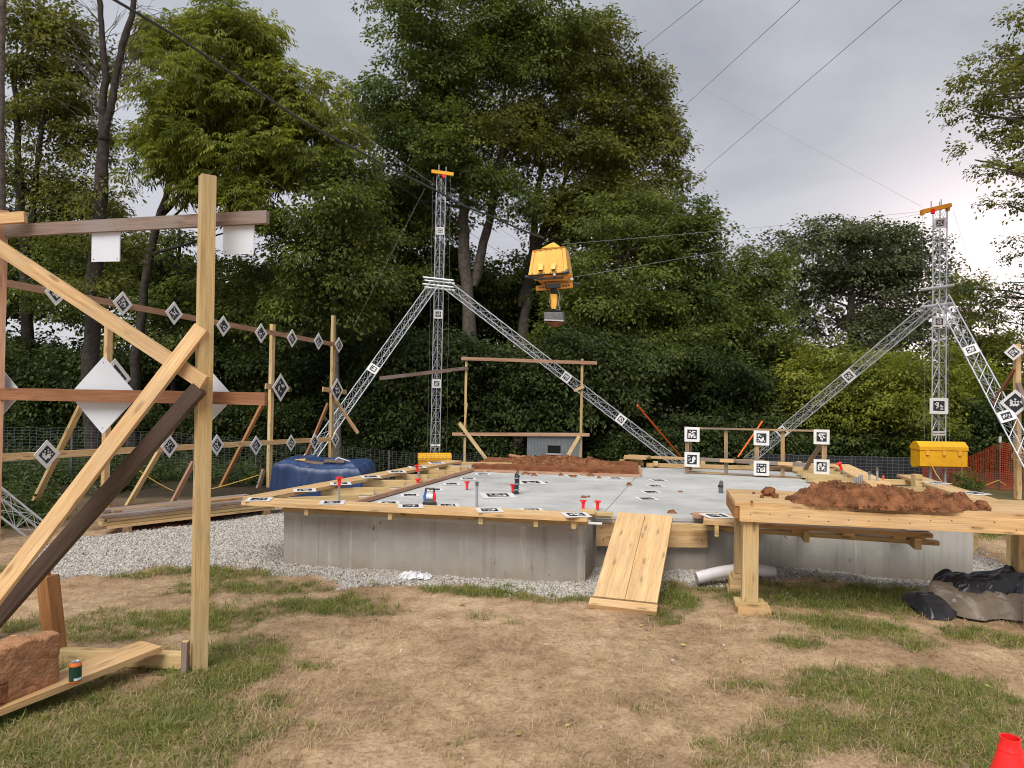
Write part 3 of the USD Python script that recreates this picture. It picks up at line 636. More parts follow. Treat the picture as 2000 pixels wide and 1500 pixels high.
e3 = thing('plank_edging', 'two stepped pine planks on stub joists along the right front of the slab', 'edging', level(G(1600, 1030, ZT), 0))
ZT_, ZT = ZT, .615
a, b = G(1374, 1016, ZT), G(1822, 1043, ZT); pd = unit(b - a); pin = np.array([-pd[1], pd[0], 0])
beam(e3, 'plank', level(a + pin * .10, ZT - .019), level(b + pin * .10, ZT - .019), .22, .038, 'pine')
a2, b2 = G(1352, 1012, ZT - .012), G(1500, 1021, ZT - .012)
beam(e3, 'plank', level(a2 + pin * .30, ZT - .03), level(b2 + pin * .30, ZT - .03), .17, .036, 'pink_timber')
a3, b3 = G(1352, 1026, zs - .02), G(1836, 1058, zs - .02)
beam(e3, 'sill', level(a3 + pin * .05, zs - .04), level(b3 + pin * .05, zs - .04), .09, .038, 'treated_pine')
beam(e3, 'white_strip', level(a3 + pin * .15 + pd * .1, zs - .030), level(b3 + pin * .15 - pd * .08, zs - .030), .07, .03, 'white_panel')
for u, w in ((1400, .038), (1575, .045), (1792, .055)):
    p = on_plane(u, 1030, a, b); box_at(e3, 'joist', level(p + pin * .37, ZT - .038 - .053), (w, .80, .10), 'treated_pine', x=pd)
for u in (1560, 1660, 1760):
    p = on_plane(u, 1040, a, b); box_at(e3, 'cleat', level(p + pin * .12, zs + .01), (.10, .16, .03), 'pine', x=pd)
ZT = ZT_

e4 = thing('plank_edging', 'wide pine plank edging over stacked joists beyond the conduits on the right', 'edging', level(G(1690, 925, ZT), 0))
a, b = G(1638, 906, ZT), G(1722, 945, ZT); pd4 = unit(a - b); pl4 = np.array([-pd4[1], pd4[0], 0])
beam(e4, 'plank', level(a, ZT - .019), level(b, ZT - .019), .30, .038, 'pine')
for k in range(7):
    p = level(b + (a - b) * (k / 6.), 0); q = p + pl4 * .75
    beam(e4, 'joist', level(p, ZT - .07), level(q, ZT - .07), .05, .06, 'treated_pine'); beam(e4, 'joist', level(p + pd4 * .12 + pl4 * .1, zs + .045), level(q + pd4 * .12, zs + .045), .06, .05, 'treated_pine')
a, b = G(1772, 927, ZT), G(2060, 1018, ZT); pd5 = unit(a - b); pl5 = np.array([-pd5[1], pd5[0], 0])
e5 = thing('plank_edging', 'long outer pine plank edging behind the dirt table running to the right border', 'edging', level((a + b) / 2, 0))
beam(e5, 'plank', level(a, ZT - .019), level(b, ZT - .019), .28, .038, 'pine')
for t in (.08, .3, .55, .8):
    p = level(a + (b - a) * t, 0); beam(e5, 'joist', level(p - pl5 * .1, ZT - .075), level(p + pl5 * 1.0, ZT - .075), .045, .07, 'treated_pine')
    box_at(e5, 'post', level(p, (ZT - .11) / 2), (.089, .089, ZT - .11), 'treated_pine', x=pd5)
box_at(e5, 'stub_post', G(1790, 958, zs + .03) + [0, 0, .10], (.089, .11, .22), 'treated_pine')
e6 = thing('plank_edging', 'low pine sills and stacked planks along the far edge of the slab', 'edging', level(G(1400, 905, ZT), 0))
beam(e6, 'sill', G(1262, 908, zs + .04), G(1640, 918, zs + .04), .09, .06, 'pine')
beam(e6, 'plank', G(1222, 893, ZT) + [0, .15, 0], G(1500, 903, ZT) + [0, .15, 0], .12, .036, 'pine')
beam(e6, 'plank', G(1225, 893, ZT + .02) + [0, .1, 0], G(1268, 895, ZT + .02) + [0, .1, 0], .45, .036, 'pine')
beam(e6, 'plank', G(1500, 904, ZT), G(1650, 910, ZT), .12, .036, 'pine')
for u, v in ((1210, 900), (1212, 906)): beam(e6, 'joist', G(u, v, zs + .09 - .05 * (v > 903)), G(u + 45, v + 1, zs + .09 - .05 * (v > 903)), .09, .05, 'treated_pine')
for u in (1280, 1372, 1470, 1560): box_at(e6, 'block', G(u, 905, zs + .075), (.07, .09, .07), 'treated_pine')
beam(e6, 'sill', G(884, 899, ZT) - [0, 0, .05], G(1000, 901, ZT) - [0, 0, .05], .09, .05, 'pine')
bd = thing('header_board', 'wide knotty pine board fixed across the step in the slab wall behind the ramp', 'board', level(P(1270, 1050, 6.75), 0))
a, b = P(1164, 1043, 7.28), P(1381, 1046, 7.17)
beam(bd, 'board', a, b, .04, .235, 'pine'); 
for q in ((1175, 1030), (1178, 1052), (1300, 1040), (1370, 1055)): part(bd, 'screw_head', trimesh.creation.icosphere(1, .006), 'screw', M=trimesh.transformations.translation_matrix(on_plane(*q, a, b) - [0, .024, 0]))
st = thing('timber_offcuts', 'small stack of pine offcuts at the slab corner beside the ramp top', 'offcuts', level(G(1165, 1003, zs + .05), 0))
for u, v, z, l_, w_ in ((1165, 1006, .02, .30, .07), (1172, 1003, .055, .26, .07), (1148, 999, .085, .14, .09)): box_at(st, 'offcut', G(u, v, zs + z), (l_, w_, .034), 'treated_pine', x=(1, -.15, 0))

# ------------------------------------------------------------------ ramp
rt0, rt1 = P(1215, 1012, 6.62), P(1305, 1017, 6.50)
rb0, rb1 = G(1157, 1185, .03), G(1276, 1194, .03)
bc, tc_ = G(1217, 1189, .03), P(1259, 1013, 7.06); along = unit(tc_ - bc); across = unit(np.cross(along, [0, 0, 1])); rn_ = unit(np.cross(across, along)); W_ = .54; L_ = np.linalg.norm(tc_ - bc) + .02
rb0, rb1 = bc - across * W_ / 2, bc + across * W_ / 2
ramp = thing('plank_ramp', 'pine plank ramp of two wide boards leading up to the slab', 'ramp', level(rb0, 0))
for k in range(2):
    mid = rb0 + across * W_ * (.25 + .5 * k) + along * (L_ / 2 + .035)
    beam(ramp, 'plank', mid - along * (L_ / 2 - .06), mid + along * (L_ / 2), W_ / 2 - .005, .038, 'pine', up=rn_)
beam(ramp, 'cleat', rb0 + along * .03 - across * .02 - rn_ * .002, rb1 + along * .03 + across * .005 - rn_ * .002, .085, .042, 'pine', up=rn_)

# ------------------------------------------------------------------ flat marker sheets
Ms = .225
FL = [(506, 975, ZT, .24, 'outermost left end of the front plank edging'), (649, 981, ZT, .24, 'front plank edging just below the tall red-capped rod'), (802, 988, ZT, .24, 'front plank edging left of the small reel'),
      (956, 996, ZT, .24, 'front plank edging at the foot of the grey pipe'), (1125, 1005, ZT, .24, 'right end of the front plank edging before the ramp'),
      (595, 957, ZT, .24, 'left side plank, nearest the front corner'), (665, 944, ZT, .24, 'left side plank behind the tall red-capped rod'), (724, 931, ZT, .24, 'middle of the left side plank, third from the front'), (775, 921, ZT, .24, 'left side plank, fourth from the front'), (815, 912, ZT, .24, 'left side plank behind the leaning red-capped rod'), (852, 904, ZT, .24, 'far end of the left side plank near the yellow box'),
      (759, 982, zs, .24, 'slab just behind the front plank, left of the small reel'), (875, 987, zs, .24, 'slab between the small reel and the grey pipe'), (1039, 996, zs, .24, 'slab half hidden behind the front plank'),
      (801, 967, zs, .22, 'slab behind and left of the small reel'), (848, 956, zs, .22, 'slab directly behind the small reel'), (882, 945, zs, .22, 'slab left of the upright red cap by the grey pipe'), (914, 935, zs, .22, 'left part of the slab, third from the dirt bed'), (943, 926, zs, .22, 'left part of the slab, second from the dirt bed'), (957, 921, zs, .2, 'left part of the slab, close against the dirt bed'),
      (1035, 925, zs, .22, 'slab in front of the middle of the dirt bed'), (1037, 942, zs, .36, 'large one on the slab behind the black wrapped pipe'), (972, 967, zs, .40, 'largest, on the slab left of the black wrapped pipe'), (1119, 929, zs, .22, 'slab near the spilled dirt in front of the bed'), (1202, 934, zs, .22, 'slab near the right front corner of the dirt bed'),
      (1286, 938, zs, .23, 'farthest in the row of four in the middle of the slab'), (1280, 949, zs, .23, 'second from the back in the row of four on the slab'), (1272, 961, zs, .23, 'third from the back in the row of four on the slab'), (1264, 974, zs, .24, 'nearest in the row of four in the middle of the slab'),
      (1400, 1007, .615, .26, 'left end of the right front plank beside the table corner'), (1526, 1014, .615, .26, 'right front plank just right of the table leg'), (1655, 1022, .615, .26, 'middle of the plank under the dirt table'), (1782, 1031, .615, .26, 'right end of the plank under the dirt table'),
      (1976, 989, ZT, .26, 'outer right plank at the picture border'), (1904, 963, ZT, .24, 'outer right plank right of the dirt mound'), (1830, 943, ZT, .24, 'outer right plank behind the stub post')]
for k, (u, v, z, s_, lab) in enumerate(FL):
    flat_marker(u, v, z + .001, s_, 300 + k, 'coded marker sheet on the ' + lab if not lab.startswith(('large', 'far', 'second', 'third', 'near', 'outer', 'left', 'right', 'middle')) else 'coded marker sheet, ' + lab, rot=-.17 if z == zs or v > 965 else -.3)

# ------------------------------------------------------------------ red rod caps and pipes on the slab
def cap(u, v, z, rod, lean, label, s=1.0):
    b = G(u, v, z); t = thing('rod_cap', label, 'safety cap', b, 'red caps on steel rods')
    top = b + np.array([lean[0], lean[1], rod]); ax = unit(top - b); M = frame(top, np.array([1, 0, 0]) - ax * ax[0], ax)
    part(t, 'rod', tube([b - ax * .03, top], .011 * s, 8), 'pale_wire' if rod > .1 else 'steel_dark')
    prof = [(0, .058), (.036, .058), (.038, .05), (.020, .036), (.016, .004), (.017, -.03), (.013, -.032), (0, -.032)]
    part(t, 'cap', lathe([(r_ * s, z_ * s) for r_, z_ in prof], 16), 'red_plastic', M=M, smooth=40)
cap(662, 979, ZT, .185, (0, 0, 0), 'red mushroom cap on a tall grey rod at the front left plank', 1.0)
cap(820, 941, zs, .17, (-.035, 0, 0), 'red cap on a leaning grey rod by the left side plank', 1.05)
cap(816, 952, zs, .05, (0, 0, 0), 'red cap low on the slab below the leaning rod', 1.05)
cap(912, 957, zs, .05, (0, 0, 0), 'red cap on the slab left of the grey pipe', 1.0)
cap(1001, 963, zs, .05, (0, 0, 0), 'red cap on the slab close beside the black wrapped pipe', 1.0)
cap(1139, 996, zs, .045, (0, 0, 0), 'left one of two red caps by the ramp top', 1.0)
cap(1167, 997, zs, .045, (0, 0, 0), 'right one of two red caps by the ramp top', 1.0)
cap(1657, 946, zs, .24, (-.11, 0, 0), 'red cap on a long leaning rod right of the marker rack', 1.15)
def pipe(u, v, h, r_, mat_, label, name='standing_pipe', cat='pipe', coupling=True, group=None):
    b = G(u, v, zs); t = thing(name, label, cat, b, group)
    part(t, 'tube', tube([b, b + [0, 0, h]], r_, 12), mat_, smooth=40)
    if coupling: part(t, 'end_cap', tube([b + [0, 0, h - .03], b + [0, 0, h + .012]], r_ * 1.3, 12), 'steel_dark', smooth=40)
pipe(931, 990, .26, .0145, 'grey_pvc', 'thin grey conduit pipe standing up from the slab behind the front plank')
b = G(1009, 965, zs); t = thing('wrapped_pipe', 'black tape wrapped pipe stub standing in the middle of the slab', 'pipe', b)
rw = np.random.default_rng(8); zz = np.linspace(0, .25, 16); part(t, 'wrapped_tube', tube(np.stack([b[0] + rw.normal(0, .004, 16), b[1] + 0 * zz, b[2] + zz], 1), .03 + rw.normal(0, .004, 16), 10), 'black_plastic', smooth=50)
part(t, 'pipe_end', tube([b + [.004, 0, .24], b + [.012, 0, .29]], .017, 10), 'steel_dark'); 
for k in range(3): part(t, 'tape_band', tube([b + [0, 0, .05 + .07 * k], b + [0, 0, .062 + .07 * k]], .037, 10), 'grey_pvc')
b = G(1408, 963, zs); t = thing('pipe_stub', 'short dark taped pipe stub on the slab left of the dirt table', 'pipe', b)
part(t, 'tube', tube([b, b + [0, 0, .10], b + [.004, 0, .155]], (.030, .027, .019), 10), 'steel_dark', smooth=50); part(t, 'tape_band', tube([b + [-.004, 0, .075], b + [-.004, 0, .10]], .034, 10), 'black_plastic')
t = thing('spray_tool', 'small upright chalk reel with blue and red sides on the slab', 'tool', G(839, 988, zs)); b = G(839, 988, zs)
for s_, m_ in ((-1, 'blue_plastic'), (1, 'red_plastic')):
    part(t, 'side_plate', tube([b + [s_ * .048, 0, .03], b + [s_ * .052, 0, .10], b + [s_ * .045, 0, .15]], (.017, .021, .014), 10), m_, smooth=50)
    beam(t, 'upright', b + [s_ * .052, .0, 0], b + [s_ * .044, .02, .19], .016, .016, 'black_plastic')
box_at(t, 'foot', b + [0, -.01, .02], (.15, .09, .04), 'black_plastic'); part(t, 'drum', tube([b + [-.035, 0, .10], b + [.035, 0, .10]], .034, 14), 'white_panel', smooth=40)
box_at(t, 'handle', b + [0, .02, .185], (.10, .02, .016), 'steel_dark'); box_at(t, 'brush', b + [0, -.02, .055], (.11, .05, .025), 'steel_dark')
t = thing('conduit_cluster', 'cluster of short grey conduit ends rising beside the leaning rod', 'conduit', G(1675, 958, zs)); rw = np.random.default_rng(4)
for u, v, h in ((1669, 957, .16), (1674, 957, .17), (1678, 957, .19), (1683, 957, .20), (1687, 958, .10), (1691, 958, .10)):
    b = G(u, v, zs); part(t, 'conduit', tube([b, b + [0, 0, h]], .014, 10), 'grey_pvc', smooth=40)
pipe(1698, 958, .245, .014, 'grey_pvc', 'shorter of two tall grey conduits behind the dirt table', 'tall_conduit', 'conduit')
pipe(1713, 959, .30, .014, 'grey_pvc', 'tallest grey conduit behind the dirt table, by the orange tube', 'tall_conduit', 'conduit')
b = G(1725, 958, zs); t = thing('orange_tube', 'orange flexible conduit loops behind the dirt table', 'conduit', b)
part(t, 'riser', tube([b, b + [0, 0, .20]], .011, 8), 'orange_plastic'); part(t, 'tip', tube([b + [0, 0, .2], b + [0, 0, .225]], .009, 8), 'black_plastic')
for k in range(3):
    a_ = np.linspace(0, math.pi, 14); part(t, 'loop', tube(np.stack([b[0] - .09 + (.07 + .012 * k) * np.cos(a_), b[1] + .03 * k + 0 * a_, b[2] + (.075 + .012 * k) * np.sin(a_)], 1), .009, 7), 'orange_plastic', smooth=50)

# ------------------------------------------------------------------ dirt: heaps, clods, bed
def heap(rx, ry, h, n, seed, flat=.35, rough=1.0, base=0.0):
    xs, ys = np.linspace(-1.05, 1.05, n), np.linspace(-1.05, 1.05, max(20, int(n * ry / rx)))
    X_, Y_ = np.meshgrid(xs, ys); q = np.stack([X_ * rx, Y_ * ry, 0 * X_], -1)
    r_ = (np.abs(X_) ** 3 + np.abs(Y_) ** 3) ** (1 / 3) + (meshkit.fbm(q * 5, 4, seed) - .5) * .35
    env = sstep(1.0, flat, r_); low = meshkit.fbm(q * 3.2, 3, seed + 1); hi = meshkit.fbm(q * 13, 4, seed + 2); rid = 1 - np.abs(2 * meshkit.fbm(q * 24, 3, seed + 3) - 1)
    Z_ = env * h * (.45 + .75 * low) + env * rough * ((hi - .5) * .09 + (rid - .6) * .045) - .012 * (env < .02) + base
    jx, jy = (meshkit.fbm(q * 20 + 7, 2, seed + 4) - .5) * .05 * env * rough, (meshkit.fbm(q * 20 + 19, 2, seed + 5) - .5) * .05 * env * rough
    v_, f_ = grid_mesh(X_ * rx + jx, Y_ * ry + jy, Z_); f_ = f_[(env.ravel() > .03)[f_].any(1)]; u_, i_ = np.unique(f_, return_inverse=True); return v_[u_], i_.reshape(-1, 3)
def clod_mesh(r_, seed, stretch=(1, 1, .8), n=3):
    m = trimesh.creation.icosphere(n, 1.0); v = m.vertices * (.75 + .6 * (meshkit.fbm(m.vertices * 1.7 + seed, 4, seed) - .2))[:, None] * np.array(stretch) * r_
    v += (meshkit.fbm(m.vertices * 7 + seed, 3, seed + 1)[:, None] - .5) * r_ * .3 * m.vertices
    return v, m.faces
def rough_prism(poly, z0, z1, amp):
    m = prism(poly, z0, z1); v_, f_ = trimesh.remesh.subdivide_to_size(m.vertices, m.faces, .045); m = trimesh.Trimesh(v_, f_); m.merge_vertices(); v_ = m.vertices
    d_ = np.stack([meshkit.fbm(v_ * 9 + k * 11, 4, 20 + k) - .5 for k in range(3)], 1) * 2 * amp; d_[v_[:, 2] < z0 + .01] = 0; return v_ + d_, m.faces
def crumbs(parent, M, rx, ry, h, n, seed, smin=.008, smax=.03):
    r_ = np.random.default_rng(seed + 900); a_ = r_.uniform(0, 2 * np.pi, n); q = r_.random(n) ** .6; x_, y_ = np.cos(a_) * q * rx, np.sin(a_) * q * ry
    z_ = h * (.45 + .75 * meshkit.fbm(np.stack([x_, y_, 0 * x_], -1) * 3.2, 3, seed + 1)) * sstep(1.02, .35, q) + .004
    w_ = (M[:3, :3] @ np.stack([x_, y_, z_])).T + M[:3, 3]; base_ = np.array(stage.GetPrimAtPath(parent).GetAttribute('xformOp:translate').Get())
    scatter(new_path(parent, 'crumbs'), [clod_mesh(1.0, 70 + k, n=2) for k in range(4)], 'clod', w_ - base_, r_.uniform(0, 6.28, (n, 3)), smin + (smax - smin) * r_.random(n) ** 3, r_.integers(0, 4, n))
bed0, bed1 = G(916, 921, zs), G(1250, 932, zs); bx = unit(bed1 - bed0); by = np.array([-bx[1], bx[0], 0]); BL = np.linalg.norm(bed1 - bed0); BW = 1.35
tray = thing('dirt_bed', 'low wooden frame filled with packed red dirt at the back of the slab', 'dirt bed', bed0)
beam(tray, 'frame_board', bed0 + [0, 0, .02], bed1 + [0, 0, .02], .05, .035, 'pink_timber'); beam(tray, 'frame_board', bed1 + [0, 0, .02] + by * .03, bed1 + by * BW + [0, 0, .02], .05, .035, 'pink_timber'); beam(tray, 'frame_board', bed0 + [0, 0, .02] + by * .03, bed0 + by * BW + [0, 0, .02], .05, .035, 'pink_timber')
part(tray, 'packed_dirt', rough_prism([(bed0 + by * .03 + bx * .03)[:2], (bed1 + by * .03 - bx * .03)[:2], (bed1 + by * BW - bx * .03)[:2], (bed0 + by * BW + bx * .03)[:2]], zs + .003, zs + .095, .022), 'red_clay', smooth=30)
Mh = frame((bed0 + bed1) / 2 + by * .75 + bx * .05 + [0, 0, .088], bx); part(tray, 'loose_dirt', heap(1.12, .50, .085, 160, 5, rough=1.5), 'clod', M=Mh, smooth=True); crumbs(tray, Mh, 1.02, .44, .075, 700, 5, .008, .045)
for k, (u, v, s_) in enumerate(((1027, 925, .05), (1043, 927, .04), (1120, 930, .035), (1153, 928, .045), (1095, 927, .03), (1170, 932, .03), (1010, 922, .03))): part(tray, 'spilled_dirt', heap(s_ * 1.5, s_ * .9, s_ * .7, 24, 40 + k, rough=.4), 'clod', M=frame(G(u, v + 2, zs) + [0, 0, .004], bx), smooth=True)
for k, (u, v, s_) in enumerate(((1229, 946, .04), (1312, 1000, .05), (1352, 1003, .022), (1329, 959, .03), (1140, 970, .03), (1149, 969, .022), (1067, 941, .02))):
    single('dirt_clod', heap(s_ * 1.2, s_ * .7, s_ * .6, 24, 60 + k, rough=.3), 'clod', 'small dark dirt crumb ' + ('left by the slab joint', 'on the slab, largest one near the ramp top', 'on the slab between ramp and table', 'on the slab below the marker rack', 'left one of a pair in the middle of the slab', 'right one of a pair in the middle of the slab', 'beside the large marker sheet')[k], 'dirt', M=frame(G(u, v + 2, zs) + [0, 0, .004], bx), smooth=True)
t = thing('red_pipe', 'short reddish pipe elbow lying on the dirt bed', 'pipe', P(1010, 893, 11.9))
part(t, 'tube', tube([P(995, 890, 12), P(1022, 895, 11.9)], .035, 12), 'red_timber', smooth=40); part(t, 'socket', tube([P(1020, 895, 11.9), P(1027, 896, 11.88)], .055, 12), 'red_timber', smooth=40)

# ------------------------------------------------------------------ marker rack standing on the slab
rk = thing('marker_rack', 'weathered timber rack holding six square coded markers upright on the slab', 'rack', G(1478, 930, zs))
ra, rb = G(1341, 925, zs), G(1613, 938, zs); rx = unit(rb - ra); rnm = np.array([rx[1], -rx[0], 0])
def R(u, v, off=0.0): return on_plane(u, v, ra, rb) + rnm * off
for u, v0, v1, w in ((1342, 836, 924, .06), (1478, 840, 931, .065), (1610, 840, 938, .07)): beam(rk, 'post', R(u, v1, 0), R(u, v0, 0), .038, w, 'old_timber', up=rx)
for u, v0, v1 in ((1418, 840, 925), (1529, 843, 930)): beam(rk, 'slat', R(u, v1, -.05), R(u, v0, -.05), .03, .055, 'old_timber', up=rx)
beam(rk, 'top_rail', R(1340, 836, -.02), R(1618, 842, -.02), .06, .026, 'old_timber'); beam(rk, 'mid_rail', R(1365, 897, -.02), R(1572, 908, -.02), .03, .055, 'grey_timber'); beam(rk, 'bottom_rail', R(1345, 922, -.07), R(1612, 937, -.07), .06, .02, 'old_timber')
beam(rk, 'cross_patch', R(1406, 899, .02), R(1433, 900, .02), .02, .05, 'pine'); beam(rk, 'cross_patch', R(1519, 905, .02), R(1548, 906, .02), .02, .05, 'pine')
beam(rk, 'prop', R(1347, 862, -.03), G(1351, 922, zs) + [.06, .35, 0], .035, .06, 'old_timber', up=rx); beam(rk, 'prop', R(1608, 862, -.03), G(1598, 930, zs) + [-.08, .4, 0], .035, .06, 'old_timber', up=rx)
RR = [(1352, 848, ['010111', '001100', '110010', '111110', '101101', '101011']), (1352, 897, ['100010', '000111', '010111', '100110', '000110', '011100']), (1487, 855, ['110000', '101000', '000010', '110110', '011110', '101101']),
      (1487, 914, ['101101', '000000', '110011', '001101', '101011', '101111']), (1604, 853, ['011111', '110100', '011010', '001011', '001100', '000100']), (1604, 911, ['011011', '111001', '101010', '110111', '100110', '110101'])]
for u, v, rows in RR: marker(rk, R(u, v, .045), rnm, (0, 0, 1), 28.5 / F * R(u, v)[1], 0, rows)
# ------------------------------------------------------------------ near timber frame on the left
nf = thing('braced_timber_rig', 'near braced timber frame of a tall post and beams carrying white boards', 'timber frame', G(388, 1308))
DP = G(388, 1308)[1]
pb, pt = G(388, 1308) - [0, 0, .05], P(405.5, 344, DP)
beam(nf, 'post', pb, pt, .089, .089, 'treated_pine', up=(.8, .6, 0))
pl_, plt_ = P(-12, 760, 5.12), P(2, 412, 5.12); pl_[2] = -.05
beam(nf, 'post', pl_, plt_, .089, .089, 'pink_timber', up=(.8, .6, 0))
beam(nf, 'top_beam', P(8, 452, 5.12), P(523, 424, 4.74), .04, .085, 'grey_timber')
beam(nf, 'nailer', P(-60, 432, 5.0), P(50, 424, 5.0), .038, .075, 'pine')
beam(nf, 'mid_beam', P(-60, 768, 5.16), P(520, 779, 4.74), .04, .084, 'red_timber')
bn = unit(np.cross([0, 0, 1], P(520, 779, 4.74) - P(0, 768, 5.12)))           # the frame's plane, facing away
bn = bn if bn[1] > 0 else -bn
def plate(u, v, d, s, dia, name='white_board'):
    c = P(u, v, d); M = marker_frame(c, -bn, (0, 0, 1))
    if dia: M = M @ trimesh.transformations.rotation_matrix(math.pi / 4, [0, 0, 1])
    p = part(nf, name, cbox(s, s, .008, .002), 'white_panel', M=M)
    for i, j in ((-1, -1), (1, -1), (-1, 1), (1, 1)):
        part(p, 'screw_head', trimesh.creation.icosphere(1, .0035), 'screw', M=M @ trimesh.transformations.translation_matrix([i * s * .42, j * s * .42, .005]))
plate(207, 480, 4.98, .222, 0); plate(466, 464, 4.80, .225, 0)
plate(202, 772, 5.03, .385, 1); plate(2, 767, 5.2, .25, 1); plate(410, 775, 4.90, .255, 1)
beam(nf, 'brace', P(-40, 458, 4.95), P(400, 748, 4.565), .04, .092, 'pine', up=np.cross(P(400, 748, 4.5) - P(0, 480, 4.7), [0, 1, 0]))
ba, bb = P(394, 640, 4.60), P(-200, 1414, 4.0)
beam(nf, 'brace', ba, bb, .04, .092, 'pine', up=np.cross(bb - ba, [.15, 1, .12]))
da, db = P(390, 758, 4.56), P(-120, 1338, 4.46)
beam(nf, 'dark_brace', da, db, .07, .092, 'dark_timber', up=np.cross(db - da, [.1, 1, .1]), c=.012)
beam(nf, 'ground_beam', G(364, 1310, .0) + [0, .06, .045], P(-30, 1275, 4.86), .089, .086, 'treated_pine')
sk = thing('wooden_stake', 'short grey brown stake driven in beside the foot of the tall post', 'stake', G(361, 1316)); b = G(361, 1316)
beam(sk, 'stake', b - [0, 0, .05], b + [.003, 0, .205], .045, .035, 'grey_timber'); box_at(sk, 'cut_top', b + [.003, 0, .207], (.036, .028, .006), 'pine')
pg = thing('peg_post', 'leaning orange brown peg post with a narrow tenon on top', 'post', G(112, 1284)); b = G(112, 1284)
tp = P(93, 1125, b[1] + .02); beam(pg, 'post', b - [0, 0, .05], tp, .10, .09, 'orange_timber', c=.006); beam(pg, 'tenon', tp, P(90, 1104, b[1] + .02), .032, .03, 'orange_timber')
s2 = thing('wooden_stake', 'small grey stake with pale cut top behind the clay block', 'stake', G(16, 1275, 0)); beam(s2, 'stake', P(12, 1275, 4.72), P(26, 1244, 4.72), .04, .03, 'grey_timber'); box_at(s2, 'cut_top', P(26.5, 1242.5, 4.72), (.038, .028, .008), 'pine')
pk = thing('loose_plank', 'loose pine plank lying slanted over the ground beam under the clay block', 'plank', G(160, 1340))
pa, pc = G(296, 1262, .135), G(-70, 1402, .095); beam(pk, 'plank', pa, pc, .215, .036, 'pine', c=.005)
pkd = unit(pc - pa)
def on_plank(t, s_=0.0, up_=.018): return pa + (pc - pa) * t + np.array([-pkd[1], pkd[0], 0]) * s_ + [0, 0, up_]
# clay lumps
def clay(size, seed, n=26, v_sc=.013):
    m = trimesh.creation.box(size)
    for _ in range(5): m = m.subdivide()
    v = m.vertices.copy(); h = np.array(size) / 2; q = v / h; r_ = np.random.default_rng(seed)
    p6 = (np.abs(q) ** 10).sum(1) ** .1; v = v / p6[:, None] ** .5
    nrm = unit_rows(v); fb = meshkit.fbm(v * 7 + seed, 2, seed); crack = np.abs(meshkit.fbm(v * [3.2, 3.2, 5] + seed * 2, 2, seed + 2) - .5)
    d = (fb - .5) * .03 + (meshkit.fbm(v * 60 + seed, 3, seed + 1) - .5) * .006 - v_sc * np.exp(-(crack / .010) ** 2)
    topw = sstep(.45, .95, q[:, 2]); lump = np.zeros(len(v))
    for _ in range(7):
        c = r_.uniform(-.8, .8, 2) * h[:2]; lump = np.maximum(lump, r_.uniform(.035, .085) * np.sqrt(np.clip(1 - ((v[:, 0] - c[0]) ** 2 + (v[:, 1] - c[1]) ** 2) / (.30 * size[0]) ** 2, 0, 1)))
    v = v + nrm * d[:, None]; v[:, 2] += lump * topw
    v[:, 2] -= v[:, 2].min(); return v, m.faces
def unit_rows(a): return a / np.maximum(np.linalg.norm(a, axis=1), 1e-9)[:, None]
cpos = G(28, 1372, .12); yawm = trimesh.transformations.rotation_matrix(-.35, [0, 0, 1])
yawm = trimesh.transformations.rotation_matrix(math.atan2(pkd[1], pkd[0]) + math.pi + .06, [0, 0, 1]); cq = on_plank(.74, 0.0, .0)
M = trimesh.transformations.translation_matrix(cq + np.array([-pkd[1], pkd[0], 0]) * (-.03 if (np.array([-pkd[1], pkd[0], 0]) @ [1, -.3, 0]) > 0 else .03) + [0, 0, .012]) @ yawm
single('clay_block', clay((.36, .175, .225), 3), 'dry_clay', 'cracked red brown clay block with lumpy top sitting on the plank', 'clay block', M=M, smooth=True)
M = trimesh.transformations.translation_matrix(on_plank(.90, 0.0, .014)) @ yawm
single('clay_block', clay((.13, .15, .13), 7), 'clod', 'small rough clay lump cut off by the left picture border', 'clay block', M=M, smooth=True)
b = G(147, 1333, .134); can = thing('drink_can', 'dark green drink can with orange rims standing on the plank', 'can', b)
part(can, 'body', lathe([(.0325, .012), (.0328, .100), (.0328, .101)], 28), 'can_green', M=trimesh.transformations.translation_matrix(b), smooth=40)
part(can, 'base_band', lathe([(.025, .0), (.029, .003), (.0331, .012), (.0331, .016)], 28), 'can_orange', M=trimesh.transformations.translation_matrix(b), smooth=40)
part(can, 'top_band', lathe([(.0331, .098), (.0331, .104), (.029, .115), (.0275, .118)], 28), 'can_orange', M=trimesh.transformations.translation_matrix(b), smooth=40)
part(can, 'lid', lathe([(.0275, .118), (.0282, .121), (.0262, .121), (.0258, .116), (0, .116)], 28), 'can_metal', M=trimesh.transformations.translation_matrix(b), smooth=40)
part(can, 'white_label', lathe([(.0331, .020), (.0331, .034)], 28).slice_plane([.016, -.02, 0], [1, -.5, 0]), 'white_panel', M=trimesh.transformations.translation_matrix(b))

